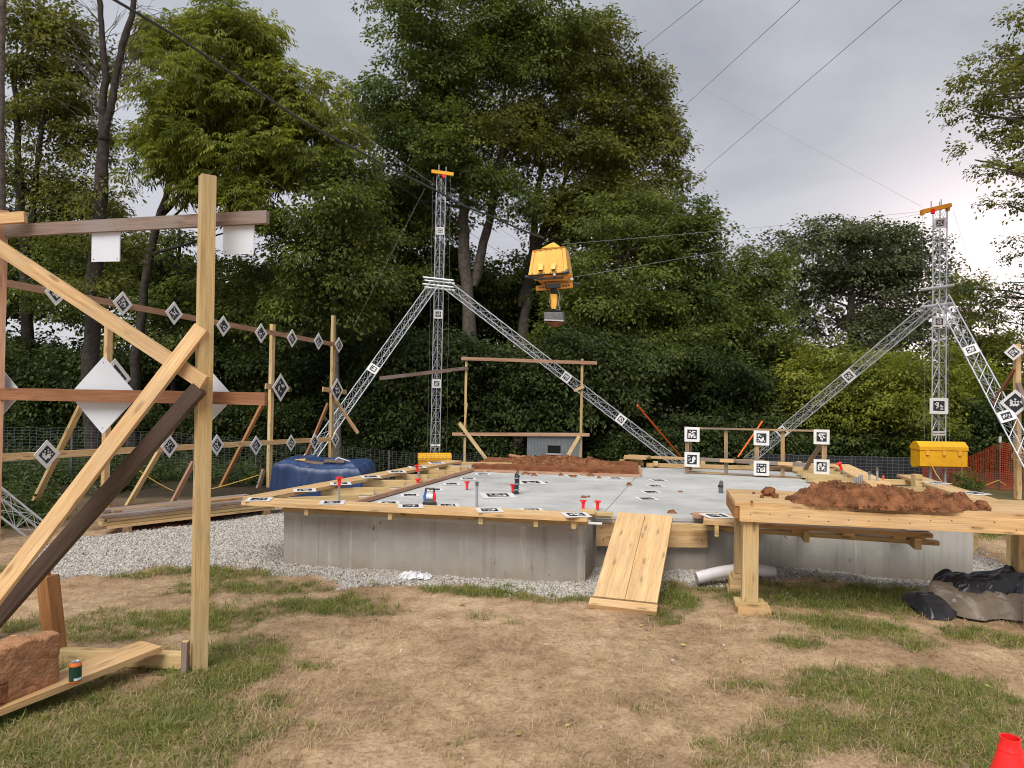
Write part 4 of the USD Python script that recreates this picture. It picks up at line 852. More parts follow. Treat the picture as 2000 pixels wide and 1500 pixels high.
# ------------------------------------------------------------------ long marker fence on the left
mw = thing('marker_fence', 'long braced timber fence of rails hung with diamond coded markers', 'fence', (-4.8, 11.8, 0))
E0, E1 = np.array([-5.93, 8.3, 0]), np.array([-3.8, 15.2, 0]); wd = unit(E1 - E0); wn = np.array([wd[1], -wd[0], 0])
def Wf(u, v, off=0.0): return on_plane(u, v, E0, E1) + wn * off
for u0, v0, u1, v1, m_ in ((217, 612, 204, 1012, 'pine'), (538, 634, 525, 960, 'treated_pine'), (655, 617, 645, 925, 'treated_pine'), (-140, 575, -150, 1060, 'pine')):
    a, b = Wf(u1, v1), Wf(u0, v0); b[:2] = a[:2] + (b[:2] - a[:2]) * .35; a[2] = drop(a[0], a[1]) - .05; beam(mw, 'post', a, b, .089, .06, m_, up=wn)
beam(mw, 'top_rail', Wf(-160, 523, .055), Wf(655, 674, .055), .038, .085, 'pink_timber', up=(0, 0, 1)); beam(mw, 'bottom_rail', Wf(-160, 902, .055), Wf(650, 857, .055), .038, .085, 'pine', up=(0, 0, 1))
for u, v in ((538, 757), (650, 763), (222, 735)): beam(mw, 'cross_piece', Wf(u - 24, v - 3, .05), Wf(u + 22, v + 3, .05), .03, .10, 'pine')
for (u0, v0), (u1, v1), m_ in (((168, 788), (50, 1016), 'treated_pine'), ((360, 808), (240, 1003), 'treated_pine'), ((384, 903), (328, 999), 'pink_timber'), ((524, 778), (412, 990), 'orange_timber'), ((521, 918), (492, 992), 'grey_timber'), ((646, 788), (588, 915), 'red_timber'), ((208, 970), (234, 1010), 'pine')):
    a = Wf(u0, v0, -.06); d_ = a[1] - (.35 if v1 < 1005 else -.3); b = P(u1, v1, d_); beam(mw, 'prop', a, b, .04, .085, m_, up=wd)
beam(mw, 'prop', Wf(657, 778, -.05), P(699, 846, 15.6), .04, .085, 'pine', up=wd)
for k, (u, v, h) in enumerate(((-70, 541, 26), (99, 573, 25), (230, 593, 24), (331, 612, 23), (428, 637, 20.5), (502, 651, 19.5), (563, 661, 18), (615, 667, 17), (655, 674, 15.5))):
    c = Wf(u, v, .085); marker(mw, c, wn, (0, 0, 1), h / F * c[1] * 1.414, 500 + k, diamond=True)
for k, (u, v, h) in enumerate(((-60, 896, 30), (81, 887, 28.5), (322, 871, 23), (415, 869, 21), (492, 870, 19.5), (561, 865, 16.5), (607, 862, 16), (648, 858, 15.5))):
    c = Wf(u, v, .085); marker(mw, c, wn, (0, 0, 1), h / F * c[1] * 1.414, 520 + k, diamond=True)
for k, (u, v, h, rows) in enumerate(((540, 757, 27.5, ['000010', '011000', '110010', '000011', '010001', '000000']), (651, 762, 23.5, ['001010', '001100', '010110', '110001', '001010', '000110']), (214, 739, 39, None))):
    c = Wf(u, v, .09); marker(mw, c, wn, (0, 0, 1), h / F * c[1] * 1.414, 540 + k, rows, diamond=True, border=.72)
# small timber pieces near the fence
lp = thing('lumber_stack', 'low stack of long used boards lying on gravel behind the tall post', 'lumber', G(360, 1035)); rw = np.random.default_rng(77)
l0, l1 = G(196, 1050), G(556, 1004); ld = unit(l1 - l0); ln = np.array([-ld[1], ld[0], 0]); LL = np.linalg.norm(l1 - l0)
for t in (.12, .5, .88): beam(lp, 'bearer', l0 + ld * LL * t + [0, 0, .045] - ln * .05, l0 + ld * LL * t + ln * .75 + [0, 0, .045], .09, .09, 'old_timber')
for lay in range(4):
    for j in range(5 - lay // 2):
        o = rw.uniform(-.1, .35) if j else rw.uniform(0, .1); e = LL - rw.uniform(-.05, 1.0) * (.3 + .4 * lay)
        p0 = l0 + ld * o + ln * (.06 + .145 * j + rw.uniform(-.02, .02)) + [0, 0, .09 + .02 + .042 * lay]; p1 = l0 + ld * e + ln * (.06 + .145 * j + rw.uniform(-.04, .04)) + [0, 0, .09 + .02 + .042 * lay]
        beam(lp, 'board', p0, p1, .13, .036, rw.choice(['treated_pine', 'treated_pine', 'pine'] if j == 0 and lay < 2 else ['grey_timber', 'old_timber', 'treated_pine', 'old_timber', 'grey_timber']))
# ------------------------------------------------------------------ lattice towers
def lattice(parent, name, a, b, s, out, panel=.30, r_=.013, rb_=.0042, markers=(), mtl='galvanised', sub='chord'):
    """A three-chord lattice from a to b; out: the side that two chords face."""
    a, b = np.asarray(a, float), np.asarray(b, float); d = unit(b - a); L = np.linalg.norm(b - a); o = np.asarray(out, float); o = unit(o - d * np.dot(o, d)); q = np.cross(d, o)
    cs = [q * s / 2 + o * s * .29, -q * s / 2 + o * s * .29, -o * s * .577]
    n = max(2, int(round(L / panel))); t = np.linspace(0, L, n + 1); segs = []
    for i in range(3):
        c0, c1 = cs[i], cs[(i + 1) % 3]
        for k in range(n + 1): segs.append((a + d * t[k] + c0, a + d * t[k] + c1))
        for k in range(n):
            segs.append((a + d * t[k] + c0, a + d * t[k + 1] + c1)); segs.append((a + d * t[k] + c1, a + d * t[k + 1] + c0))
    p = part(parent, name, bars(segs, rb_), mtl)
    for c in cs: part(p, sub, tube([a + c, b + c], r_, 8), mtl, smooth=40)
    fr = []
    for k, (tt, size, rows) in enumerate(markers):
        c = a + d * L * tt + o * (s * .29 + r_ + .012); marker(parent, c, o, d if abs(d[2]) > .9 else d, size, 700 + hash_name(parent + name) + k, rows, border=.62, thick=.006)
    return p
def hash_name(s_): return sum(ord(c) * (i + 1) for i, c in enumerate(s_)) % 997
SPAN = .25
def tower(label, base, top, apex_v, legs, mk, beam_tilt, leg_mk):
    t = thing('lattice_tower', label, 'tower', base)
    face = unit([-base[0], -base[1], 0])
    lattice(t, 'mast', base, top, SPAN, face, .36, .0125, .0042, mk)
    for k in range(3):
        pass
    return t, face
LB, LT = P(849, 905, 19.8), P(862, 345, 19.8); LB[2] = drop(*LB[:2]) - .05
def frac(a, b, v, axis_u=None):
    """How far from a to b the line reaches picture row v."""
    ts = np.linspace(0, 1, 400); q = a + (b - a) * ts[:, None] - EYE; row = 750 - F * (q @ UP) / (q @ FWD); return float(ts[np.argmin(np.abs(row - v))])
def fracu(a, b, u):
    ts = np.linspace(0, 1, 400); q = a + (b - a) * ts[:, None] - EYE; col = 1000 + F * (q @ RIGHT) / (q @ FWD); return float(ts[np.argmin(np.abs(col - u))])
tl, fl = tower('left galvanised lattice tower with yellow crosshead standing in front of the big tree', LB, LT, 0, 0,
               [(frac(LB, LT, 452), .21, ['111111', '110101', '000000', '111011', '101011', '101011']), (frac(LB, LT, 615), .24, ['000110', '011011', '100001', '101111', '001000', '011010']), (frac(LB, LT, 750), .24, ['101101', '010011', '101100', '011010', '110100', '101101'])], 0, 0)
apL = LB + (LT - LB) * frac(LB, LT, 552)
la, lb_ = apL + fl * .2 + [-.15, 0, -.1], P(598, 905, 15.4)
lattice(tl, 'stay_leg', lb_, la, SPAN, fl, .36, .013, .0042, [(fracu(lb_, la, 727), .25, None)])
ra_, rb_2 = apL + fl * .2 + [.15, 0, -.05], P(1352, 928, 19.0)
lattice(tl, 'stay_leg', rb_2, ra_, SPAN, fl, .36, .013, .0042, [(fracu(rb_2, ra_, 1105), .25, None), (fracu(rb_2, ra_, 1212), .25, None)])
for dz, dy in ((.09, -.18), (-.10, -.22), (.06, .2), (-.13, .2)): part(tl, 'cross_bar', tube([apL + [-.42, dy, dz + .03], apL + [.42, dy, dz - .05]], .028, 8), 'galvanised', smooth=40)
beam(tl, 'crosshead', P(843, 335, 19.6), P(886, 341, 19.6), .10, .09, 'amber_paint'); box_at(tl, 'pulley_bracket', P(867, 344, 19.5), (.08, .06, .09), 'red_plastic')
for u, v0, v1 in ((857, 345, 322), (871, 345, 326)): part(tl, 'rod_tip', tube([P(u, v0, 19.8), P(u + .5, v1, 19.8)], .012, 6), 'galvanised')
for u in (846, 852): part(tl, 'clamp', tube([P(u - 4, 870, 19.5), P(u + 8, 870, 19.5)], .03, 8), 'galvanised')
RB, RT = P(1833, 940, 15.2), P(1836, 408, 15.2); RB[2] = -.05
trw, fr_ = tower('right galvanised lattice tower with yellow crosshead and splayed legs beside the orange fence', RB, RT, 0, 0,
                 [(frac(RB, RT, 438), .215, ['110011', '011110', '001100', '010010', '110111', '101001']), (frac(RB, RT, 629), .215, ['010110', '110011', '001110', '111000', '101011', '010110']), (frac(RB, RT, 793), .335, ['011000', '101000', '011010', '001011', '010000', '000011'])], 0, 0)
apR = RB + (RT - RB) * frac(RB, RT, 592)
lattice(trw, 'stay_leg', P(1462, 900, 18.5), apR + fr_ * .2 + [-.1, 0, -.05], SPAN, fr_, .36, .013, .0042, [(fracu(P(1462, 900, 18.5), apR, 1667), .26, None), (fracu(P(1462, 900, 18.5), apR, 1533), .26, None)])
r1_ = P(2040, 952, 11.6)
lattice(trw, 'stay_leg', r1_, apR + fr_ * .25 + [.08, 0, .05], SPAN, fr_, .36, .013, .0042, [(fracu(r1_, apR, 1893), .24, None), (fracu(r1_, apR, 1965), .24, None)])
for v0, v1 in ((566, 557), (600, 592)): part(trw, 'cross_bar', tube([P(1798, v0, 15.0), P(1863, v1, 15.0)], .03, 8), 'galvanised', smooth=40)
beam(trw, 'crosshead', P(1800, 414, 14.9), P(1856, 401, 14.9), .11, .085, 'orange_paint')
for u, v in ((1801, 416), (1851, 408)): box_at(trw, 'end_bracket', P(u, v, 14.9), (.05, .08, .09), 'orange_paint')
box_at(trw, 'pulley_bracket', P(1822, 413, 14.78), (.06, .05, .10), 'red_plastic')
for u, v0, v1 in ((1819, 412, 393), (1835, 412, 394), (1838.5, 410, 389)): part(trw, 'rod_tip', tube([P(u, v0, 15.2), P(u, v1, 15.2)], .012, 6), 'galvanised')
for v in (845, 850): part(trw, 'clamp', tube([P(1821, v, 15.0), P(1846, v - 1, 15.0)], .02, 8), 'galvanised')
tn = thing('lattice_strut', 'lattice strut coming to the ground at the left border below the marker fence', 'lattice strut', G(92, 1040))
lattice(tn, 'leg', G(92, 1042) - [0, 0, .05], P(-260, 770, 7.6), SPAN * .95, (0.3, -1, .3), .36, .013, .0042)

# ------------------------------------------------------------------ yellow winch boxes on the towers
def winch_box(label, c, w, d_, h, x, latches, legs=True):
    t = thing('winch_box', label, 'winch box', level(c, 0)); x = unit(x); y = np.array([-x[1], x[0], 0])
    def poly(pts2, L0, L1, name, m_):
        pts = [(c + y * a_ + np.array([0, 0, b_])) for a_, b_ in pts2]; n = len(pts); v = np.vstack([np.array(pts) + x * L0, np.array(pts) + x * L1])
        hull = trimesh.convex.convex_hull(v); return part(t, name, hull, m_)
    poly([(-d_ / 2, 0), (d_ / 2 - .06, -.06), (d_ / 2, 0), (d_ / 2, h * .70), (-d_ / 2, h * .70)], -w / 2, w / 2, 'body', 'amber_paint')
    poly([(-d_ / 2 - .014, h * .66), (d_ / 2 + .014, h * .66), (d_ / 2 + .014, h * .78), (d_ * .18, h * .985), (-d_ * .18, h), (-d_ / 2 - .014, h * .80)], -w / 2 - .014, w / 2 + .014, 'lid', 'amber_paint')
    for k in latches:
        q = c + x * w * k - y * (d_ / 2 + .016) + [0, 0, h * .55]; part(t, 'latch', trimesh.convex.convex_hull(np.array([q + x * s1 * (.035 if s2 > 0 else .026) + np.array([0, 0, .045 * s2]) - y * dd for s1 in (-1, 1) for s2 in (-1, 1) for dd in (-.01, .018)])), 'yellow_paint')
    if legs:
        for k in (-.18, .14): beam(t, 'leg', c + x * w * k - [0, 0, c[2] + .03], c + x * w * k, .035, .035, 'galvanised')
        beam(t, 'strap', c + x * w * .38 - y * (d_ / 2 + .01) - [0, 0, c[2]], c + x * w * .38 - y * (d_ / 2 + .01) + [0, 0, .10], .01, .004, 'yellow_rope')
    return t
c = P(1833, 909, 14.85); winch_box('bright yellow winch box with three latches at the foot of the right tower', c, .92, .42, .50, (1, -.10, 0), (-.35, .0, .33))
c = P(848, 925, 19.3); winch_box('dull yellow winch box at the foot of the left tower, half hidden by the edging', level(c, c[2]), .86, .42, .56, (1, .18, 0), (-.2, .2), legs=False)

# ------------------------------------------------------------------ hanging yellow machine
DM = 11.0; hm = thing('hanging_machine', 'yellow cable carried machine with sloped housing and a small digging bucket below', 'machine', P(1078, 632, DM))
mu = unit([1, -.22, .085]); mv = unit(np.cross([0, 0, 1], mu)); mz = np.cross(mu, mv)
def Q(u, v, back=0.0): return P(u, v, DM) + mv * back
def wedge(name, bot, top, m_, parent=hm, depth=(0, .62), inset=0.0):
    """A solid with the front outline bot..top (picture points) going back along the machine's depth."""
    pts = [Q(*q, depth[0]) for q in bot] + [Q(*q, depth[0] + inset) for q in top] + [Q(*q, depth[1]) for q in bot] + [Q(*q, depth[1] - inset) for q in top]
    return part(parent, name, trimesh.convex.convex_hull(np.array(pts)), m_)
hs = wedge('housing', [(1032, 537), (1109, 531)], [(1038, 487.5), (1102, 480)], 'yellow_paint', inset=.085)
wedge('roof_pyramid', [(1054, 482), (1092, 479)], [(1071.5, 468), (1077, 467)], 'yellow_paint', depth=(.12, .50), inset=.14)
for q0, q1 in (((1038.5, 487.8), (1102, 480.3)),): part(hs, 'panel_edge', tube([Q(*q0, .075), Q(*q1, .075)], .006, 5), 'orange_paint')
part(hs, 'panel_edge', tube([Q(1101, 534.5, -.004), Q(1096.5, 482, .078)], .005, 5), 'orange_paint'); part(hs, 'panel_edge', tube([Q(1037.5, 537, -.004), Q(1043, 488, .078)], .004, 5), 'orange_paint')
for u, v in ((1056.5, 522), (1081, 520.5)):
    k_ = [(u - 5.5, v - 6.5), (u + 5.5, v - 7)], [(u - 3.8, v + 6.5), (u + 4, v + 6)]
    p = part(hm, 'vent_hood', trimesh.convex.convex_hull(np.array([Q(*a_, .02) for a_ in k_[0]] + [Q(*a_, -.005) for a_ in k_[0]] + [Q(*a_, .02) for a_ in k_[1]] + [Q(*a_, -.055) for a_ in k_[1]])), 'yellow_paint')
    box_at(p, 'vent_opening', Q(u, v + 6.9, -.02), (.055, .05, .008), 'black_rubber', x=mu)
wedge('chassis', [(1050, 549), (1106, 546)], [(1044, 537), (1112, 534)], 'orange_paint', depth=(.06, .55))
for q0, q1, b0 in (((1024, 540), (1052, 541), .05), ((1112, 548), (1128, 550), .30), ((1098, 535), (1112, 531), -.03)): part(hm, 'corner_roller', tube([Q(*q0, b0), Q(*q1, b0)], .026, 10), 'black_rubber', smooth=40)
for q, m_ in (((1083, 536), 'galvanised'), ((1117, 545), 'galvanised'), ((1057, 537), 'black_rubber')): part(hm, 'sheave', tube([Q(*q, -.02), Q(*q, .04)], .022, 12), m_, smooth=40)
part(hm, 'eye_bolt', tube([Q(1105, 528, -.02), Q(1111, 526, -.02), Q(1110, 531, -.02)], .008, 6), 'black_rubber')
pb_ = beam(hm, 'perforated_beam', Q(1042, 560, .2), Q(1115, 554, .2), .08, .075, 'orange_paint')
for k, u in enumerate((1051, 1056.5, 1062, 1097.5, 1103, 1108)): part(pb_, 'hole', tube([Q(u, 557 - (u - 1078) * .08, .157), Q(u, 557 - (u - 1078) * .08, .165)], .016, 10), 'black_rubber')
beam(hm, 'motor', Q(1064, 558, .12), Q(1092, 556, .12), .12, .06, 'black_rubber'); part(hm, 'rotator', tube([Q(1078, 556, .18), Q(1077, 572, .18)], (.05, .036), 12), 'black_rubber', smooth=40)
part(hm, 'arm', trimesh.convex.convex_hull(np.array([Q(*q, b0) for q in ((1070, 572), (1084.5, 572), (1084.5, 592), (1070.5, 590), (1075, 601), (1082, 602)) for b0 in (.13, .24)])), 'yellow_paint')
for k in range(3): part(hm, 'hose', tube([Q(1086 + k, 560, .2), Q(1089.5 + k, 575 + k, .18), Q(1087 + k, 588, .18), Q(1090 + k, 604, .18)], .006, 6), ('galvanised', 'black_rubber', 'steel_dark')[k])
part(hm, 'bucket_pin', tube([Q(1070, 603, .17), Q(1090, 604, .17)], .025, 10), 'black_rubber')
for q in [(1040 + k * 11.5, 534.5 - k * .9) for k in range(6)] + [(1044.5 + k * 10, 490.5 - k * 1.25) for k in range(6)]: part(hs, 'bolt', trimesh.creation.icosphere(1, .009), 'steel_dark', M=trimesh.transformations.translation_matrix(Q(*q, .0 if q[1] > 510 else .078)))
beam(hm, 'cable_tray', Q(1046, 545, .03), Q(1100, 541, .03), .03, .025, 'black_rubber'); part(hm, 'hanging_hose', tube([Q(1062, 549, .1), Q(1066, 562, .06), Q(1071, 571, .1), Q(1073, 588, .1), Q(1070, 604, .12)], .008, 6), 'black_rubber', smooth=50); part(hm, 'top_shackle', tube([Q(1072, 469, .3), Q(1074, 464, .3), Q(1076, 469, .3)], .012, 6), 'black_rubber')
bk = part(hm, 'bucket', trimesh.convex.convex_hull(np.array([Q(*q, b0) for q, b0 in (((1062, 609), .02), ((1098, 609), .02), ((1064, 625), .0), ((1101, 627), .0), ((1062, 608), .26), ((1098, 606), .26), ((1064, 628), .24), ((1101, 629), .24))])), 'bucket_steel')
beam(bk, 'cutting_edge', Q(1063, 625, -.012), Q(1101, 626.5, -.012), .02, .018, 'galvanised')
part(hm, 'clinging_dirt', heap(.15, .09, .06, 40, 91, rough=.3), 'clod', M=frame(Q(1082.5, 629.5, .1) + [0, 0, .012], mu, (0, 0, -1)), smooth=True)
# ------------------------------------------------------------------ the table with dirt
tb = thing('work_table', 'heavy timber work table on thick posts in front of the slab', 'table', G(1700, 1200))
n0, n1 = np.array([1.86, 5.93, .93]), np.array([4.36, 5.42, .93]); td = unit((n1 - n0)); tin = np.array([-td[1], td[0], 0]); TL = np.linalg.norm(n1 - n0)
for k in range(3): beam(tb, 'top_board', n0 + tin * (.03 + .13 + .262 * k) - [0, 0, .02], n1 + tin * (.03 + .13 + .262 * k) - [0, 0, .02], .258, .038, 'pine')
beam(tb, 'front_apron', n0 + td * .035 - [0, 0, .099] + tin * .012, n1 - [0, 0, .099] + tin * .012, .036, .118, 'pine', c=.009)
beam(tb, 'end_apron', n0 + td * .014 - [0, 0, .092] + tin * .04, n0 + td * .014 - [0, 0, .092] + tin * .78, .035, .10, 'orange_timber')
beam(tb, 'back_apron', n0 + td * .035 - [0, 0, .099] + tin * .80, n1 - [0, 0, .099] + tin * .80, .036, .118, 'pine')
rs_ = np.random.default_rng(6)
for k in range(16):
    q = n0 + td * (.12 + .15 * k) + tin * -.0065 - [0, 0, .07 + .055 * rs_.random()]; part(tb, 'screw_head', trimesh.creation.icosphere(1, .0045), 'screw', M=trimesh.transformations.translation_matrix(q))
def leg(t_, s_, z0, w=.14): 
    p = n0 + td * t_ + tin * s_; beam(tb, 'leg', level(p, z0), level(p, .87), w, w, 'treated_pine', up=td, c=.006); return p
p1 = leg(.13, .10, .10, .125); leg(TL - .27, .115, -.03); p3 = leg(.13, .72, .18, .12); leg(TL - .10, .73, -.03)
box_at(tb, 'foot_block', level(p1, .03) + td * .03, (.26, .24, .062), 'pine', x=td); box_at(tb, 'foot_block', level(p1, .08), (.24, .17, .036), 'treated_pine', x=td)
for k in range(4): box_at(tb, 'foot_block', level(p3, .022 + .044 * k) + td * (.01 * (k % 2)), (.25 - .02 * k, .20, .042), ('treated_pine', 'pine', 'treated_pine', 'pine')[k], x=td)
dm = np.array([2.98, 6.02, .932]); heapx = P(1530, 972, 6.15), P(1925, 998, 5.75)
dm = level((heapx[0] + heapx[1]) / 2, .931); hw = np.linalg.norm((heapx[1] - heapx[0])[:2]) / 2
M = frame(dm, td); hp = thing('dirt_heap', 'long heap of crumbly red brown dirt spread on the table top', 'dirt', dm); part(hp, 'loose_dirt', heap(hw, .30, .135, 280, 15, flat=.62, rough=1.35), 'clod', M=M, smooth=True)
crumbs(hp, M, hw * .98, .30, .122, 3200, 15, .005, .024)
for k, (u, v, s_) in enumerate(((1501, 968, .062), (1514, 972, .03), (1472, 964, .014), (1468, 981, .012), (1917, 993, .055), (1931, 995, .02), (1488, 972, .018), (1898, 996, .03))):
    q = G(u, v, .931); single('dirt_clod', clod_mesh(s_, 30 + k), 'clod', ('rough dirt lump at the left of the table heap', 'smaller clod touching the lump left of the table heap', 'tiny crumb at the back left of the table', 'tiny crumb near the front left table edge', 'flat dirt lump at the right end of the table heap', 'tiny crumb right of the table heap', 'small crumb left of the dirt lump on the table', 'clod low on the right end of the table heap')[k], 'dirt', M=trimesh.transformations.translation_matrix(q + [0, 0, s_ * .5]), smooth=True)
# ------------------------------------------------------------------ tarps
def cloth(n, m_, fn):
    a_, b_ = np.meshgrid(np.linspace(0, 1, n), np.linspace(0, 1, m_)); X_, Y_, Z_ = fn(a_, b_); return grid_mesh(X_, Y_, Z_)
def ridged(a_, b_, s1, s2, seed):
    w_ = meshkit.fbm(np.stack([a_ * s1 * .7 + 5, b_ * s2 * .7, 0 * a_], -1), 2, seed + 50) - .5
    return np.clip(1 - 2.2 * np.abs(meshkit.fbm(np.stack([a_ * s1 + w_, b_ * s2 + 1.5 * w_, 0 * a_], -1), 2, seed) - .5) / .32, 0, 1) ** 1.3
tp_ = G(1860, 1180); t = thing('crumpled_tarp', 'crumpled black and brown tarpaulin heaped under the right of the table', 'tarpaulin', tp_)
q0, q1 = G(1752, 1178), G(2030, 1170)
from scipy.interpolate import LinearNDInterpolator
def crease(a_, b_, s1, s2, seed):
    """Crumpled sheet: flat facets meeting in straight sharp folds, at three sizes."""
    out = 0
    for k, m_ in ((.55, 1.), (.30, 2.3), (.15, 5.0)):
        r_ = np.random.default_rng(seed + int(m_ * 10)); n_ = int(s1 * s2 * m_ * m_ * 9) + 12; p_ = r_.uniform(-.75, 1.75, (n_, 2)); out = out + k * np.nan_to_num(LinearNDInterpolator(p_, r_.random(n_))(a_, b_), nan=.5)
    return out
def dark(a_, b_):
    x_ = q0[0] + (q1[0] - q0[0]) * a_; f_ = crease(a_ + .25 * b_, b_ - .2 * a_, 4.2, 2.6, 3); g_ = crease(a_ - .4 * b_, b_, 11, 6, 8); lip = .10 * np.sin(a_ * 9) + .06 * np.sin(a_ * 23)
    y_ = 5.97 + .07 * lip - .14 * sstep(.28, .1, a_) + .52 * b_; prof = np.where(b_ < .12, .55 + 3.4 * b_, .96 - .25 * ((b_ - .12) / .88) ** 2 - .7 * sstep(.8, 1, b_)); head = .12 * sstep(0, .04, a_) * (1 - sstep(.16, .26, a_)); body = sstep(.12, .34, a_) * (.235 + .03 * sstep(.4, .8, a_))
    z_ = .02 + np.maximum(np.sin(np.pi * b_) ** .6 * head, prof * body) + (.20 * (f_ - .35) + .05 * g_) * np.maximum(body * 4, .25 * np.sin(np.pi * b_)) * (b_ > .0) - .02 * sstep(.2, 0, b_)
    return x_, y_ + .04 * (f_ - .5), z_
part(t, 'black_sheet', cloth(240, 130, dark), 'black_tarp', smooth=14)
def brown(a_, b_):
    x_ = G(1812, 1200)[0] + (G(2010, 1200)[0] - G(1812, 1200)[0]) * a_; front = 5.98 - .17 * sstep(.05, .42, a_) * (1 - .3 * sstep(.75, 1, a_)) + .03 * np.sin(a_ * 14); y_ = front + (6.14 - front) * b_
    f_ = crease(a_ + b_ * .5, b_ - .3 * a_, 4.5, 2.4, 13); g_ = crease(a_ + .3 * b_, b_, 12, 6, 17)
    z_ = .012 + b_ ** .75 * .19 * sstep(0, .15, a_) + (.17 * f_ + .04 * g_ - .03) * sstep(-.05, .25, b_) * sstep(0, .12, a_) * (1 - .5 * b_); return x_, y_ + .05 * (f_ - .5), z_
part(t, 'brown_sheet', cloth(200, 110, brown), 'brown_tarp', smooth=14)
for u, v in ((1863, 1173), (1917, 1208)):
    c_ = P(u, v, 5.79 if v > 1190 else 5.90); part(t, 'eyelet', trimesh.creation.torus(.011, .004, major_sections=14, minor_sections=6), 'can_metal', M=frame(c_, (1, 0, 0), (0, -1, .35)))
t = thing('covered_load', 'load covered with a blue tarpaulin weighted by boards behind the left edging', 'tarpaulin', (-3.4, 12.0, 0))
b0, b1 = P(540, 960, 11.7), P(715, 960, 12.2)
def blue(a_, b_):
    a2 = a_ * 1.5 - .25; x_ = b0[0] + (b1[0] - b0[0]) * np.clip(a2, -.03, 1.03) + .10 * np.minimum(a2, 0) * 2 + .10 * np.maximum(a2 - 1, 0) * 4; b2 = b_ * 1.5 - .25; y_ = 11.6 + 1.0 * np.clip(b2, -.02, 1.02) + .25 * np.minimum(b2, 0) + .25 * np.maximum(b2 - 1, 0)
    e = np.minimum(np.minimum(a2, 1 - a2), np.minimum(b2, 1 - b2)); f_ = ridged(a_, b_, 7, 7, 23)
    c_ = crease(a_, b_, 6, 5, 27); z_ = .60 + .05 * np.sin(a_ * 6 + 1) * .7 + .10 * (c_ - .5) - np.clip(-e, 0, .25) / .25 * .75 - .05 * sstep(.10, 0, e); fold = .20 * (crease(a_, b_ * .4, 7, 2.5, 29) - .5) * sstep(.02, -.10, e)
    return x_ + .05 * (c_ - .5) - np.where(a_ < .5, 1, -1) * .6 * fold * (np.minimum(a2, 1 - a2) < np.minimum(b2, 1 - b2)), y_ - fold, z_
part(t, 'blue_sheet', cloth(220, 140, blue), 'blue_tarp', smooth=14)
for u0, v0, u1, v1 in ((555, 901, 597, 898), (580, 900, 633, 906), (636, 900, 672, 901)): single('loose_board', cbox(np.linalg.norm(P(u1, v1, 11.9) - P(u0, v0, 11.7)), .09, .036), 'old_timber' if u0 > 560 else 'pine', {555: 'pale board on the left of the blue tarpaulin', 580: 'grey brown board lying across the front of the blue tarpaulin', 636: 'short board on the right of the blue tarpaulin'}[u0], 'board', M=frame((P(u0, v0, 11.8) + P(u1, v1, 11.8)) / 2, P(u1, v1, 11.8) - P(u0, v0, 11.8)))
fr2 = thing('metal_stand', 'small folded white metal stand lying on the right of the blue tarpaulin', 'stand', P(672, 900, 12.2))
for q in (((655, 898), (662, 893)), ((661, 894), (688, 903)), ((655, 899), (684, 907)), ((688, 902), (684, 908))): part(fr2, 'bar', tube([P(*q[0], 12.1), P(*q[1], 12.1)], .012, 6), 'white_pipe')
# ------------------------------------------------------------------ drain pipe, plastic scrap, cone
a_, b_ = P(1361, 1129, 6.72), P(1513, 1117, 6.75); t = thing('drain_pipe', 'pale grey fabric covered drain pipe lying at the foot of the slab wall', 'drain pipe', level((a_ + b_) / 2, 0))
tt = np.linspace(0, 1, 60); pts = a_ + (b_ - a_) * tt[:, None] + np.stack([0 * tt, 0 * tt, .045 * np.sin(tt * np.pi)], 1); part(t, 'pipe', tube(pts, .056 + .0025 * np.sin(tt * 200) - .012 * sstep(.85, 1, tt), 16), 'white_pipe', smooth=60)
part(t, 'torn_end', tube([a_ - (b_ - a_) * .004, a_ + (b_ - a_) * .006], .054, 14), 'grey_pvc')
def scrap(a_, b_): f_ = ridged(a_, b_, 4, 3, 44); g_ = ridged(a_, b_, 11, 8, 45); c_ = G(808, 1132); return c_[0] - .16 + .32 * a_ + .02 * g_, c_[1] - .07 + .16 * b_, height(c_[0], c_[1]) + .012 + .045 * f_ * np.sin(np.pi * a_) + .02 * g_
single('plastic_scrap', cloth(50, 30, scrap), 'poly_sheet', 'crumpled scrap of clear plastic on gravel against the slab wall', 'plastic sheet', smooth=True)
cb = G(1975, 1500 + 150); cn = P(1973, 1440, 3.02); cz = cn[2]; t = thing('traffic_cone', 'bright red traffic cone cut off at the bottom right corner', 'cone', level(cn, 0)); Mc = trimesh.transformations.translation_matrix(level(cn, 0))
part(t, 'cone', lathe([(.135, .025), (.045, cz - .055), (.047, cz - .05), (.047, cz - .045), (.040, cz - .035), (.037, cz - .006), (.039, cz), (.034, cz), (.033, cz - .05), (.12, .03)], 32), 'red_plastic', M=Mc, smooth=40)
part(t, 'base', cbox(.36, .36, .028, .01), 'red_plastic', M=trimesh.transformations.translation_matrix(level(cn, .016)))
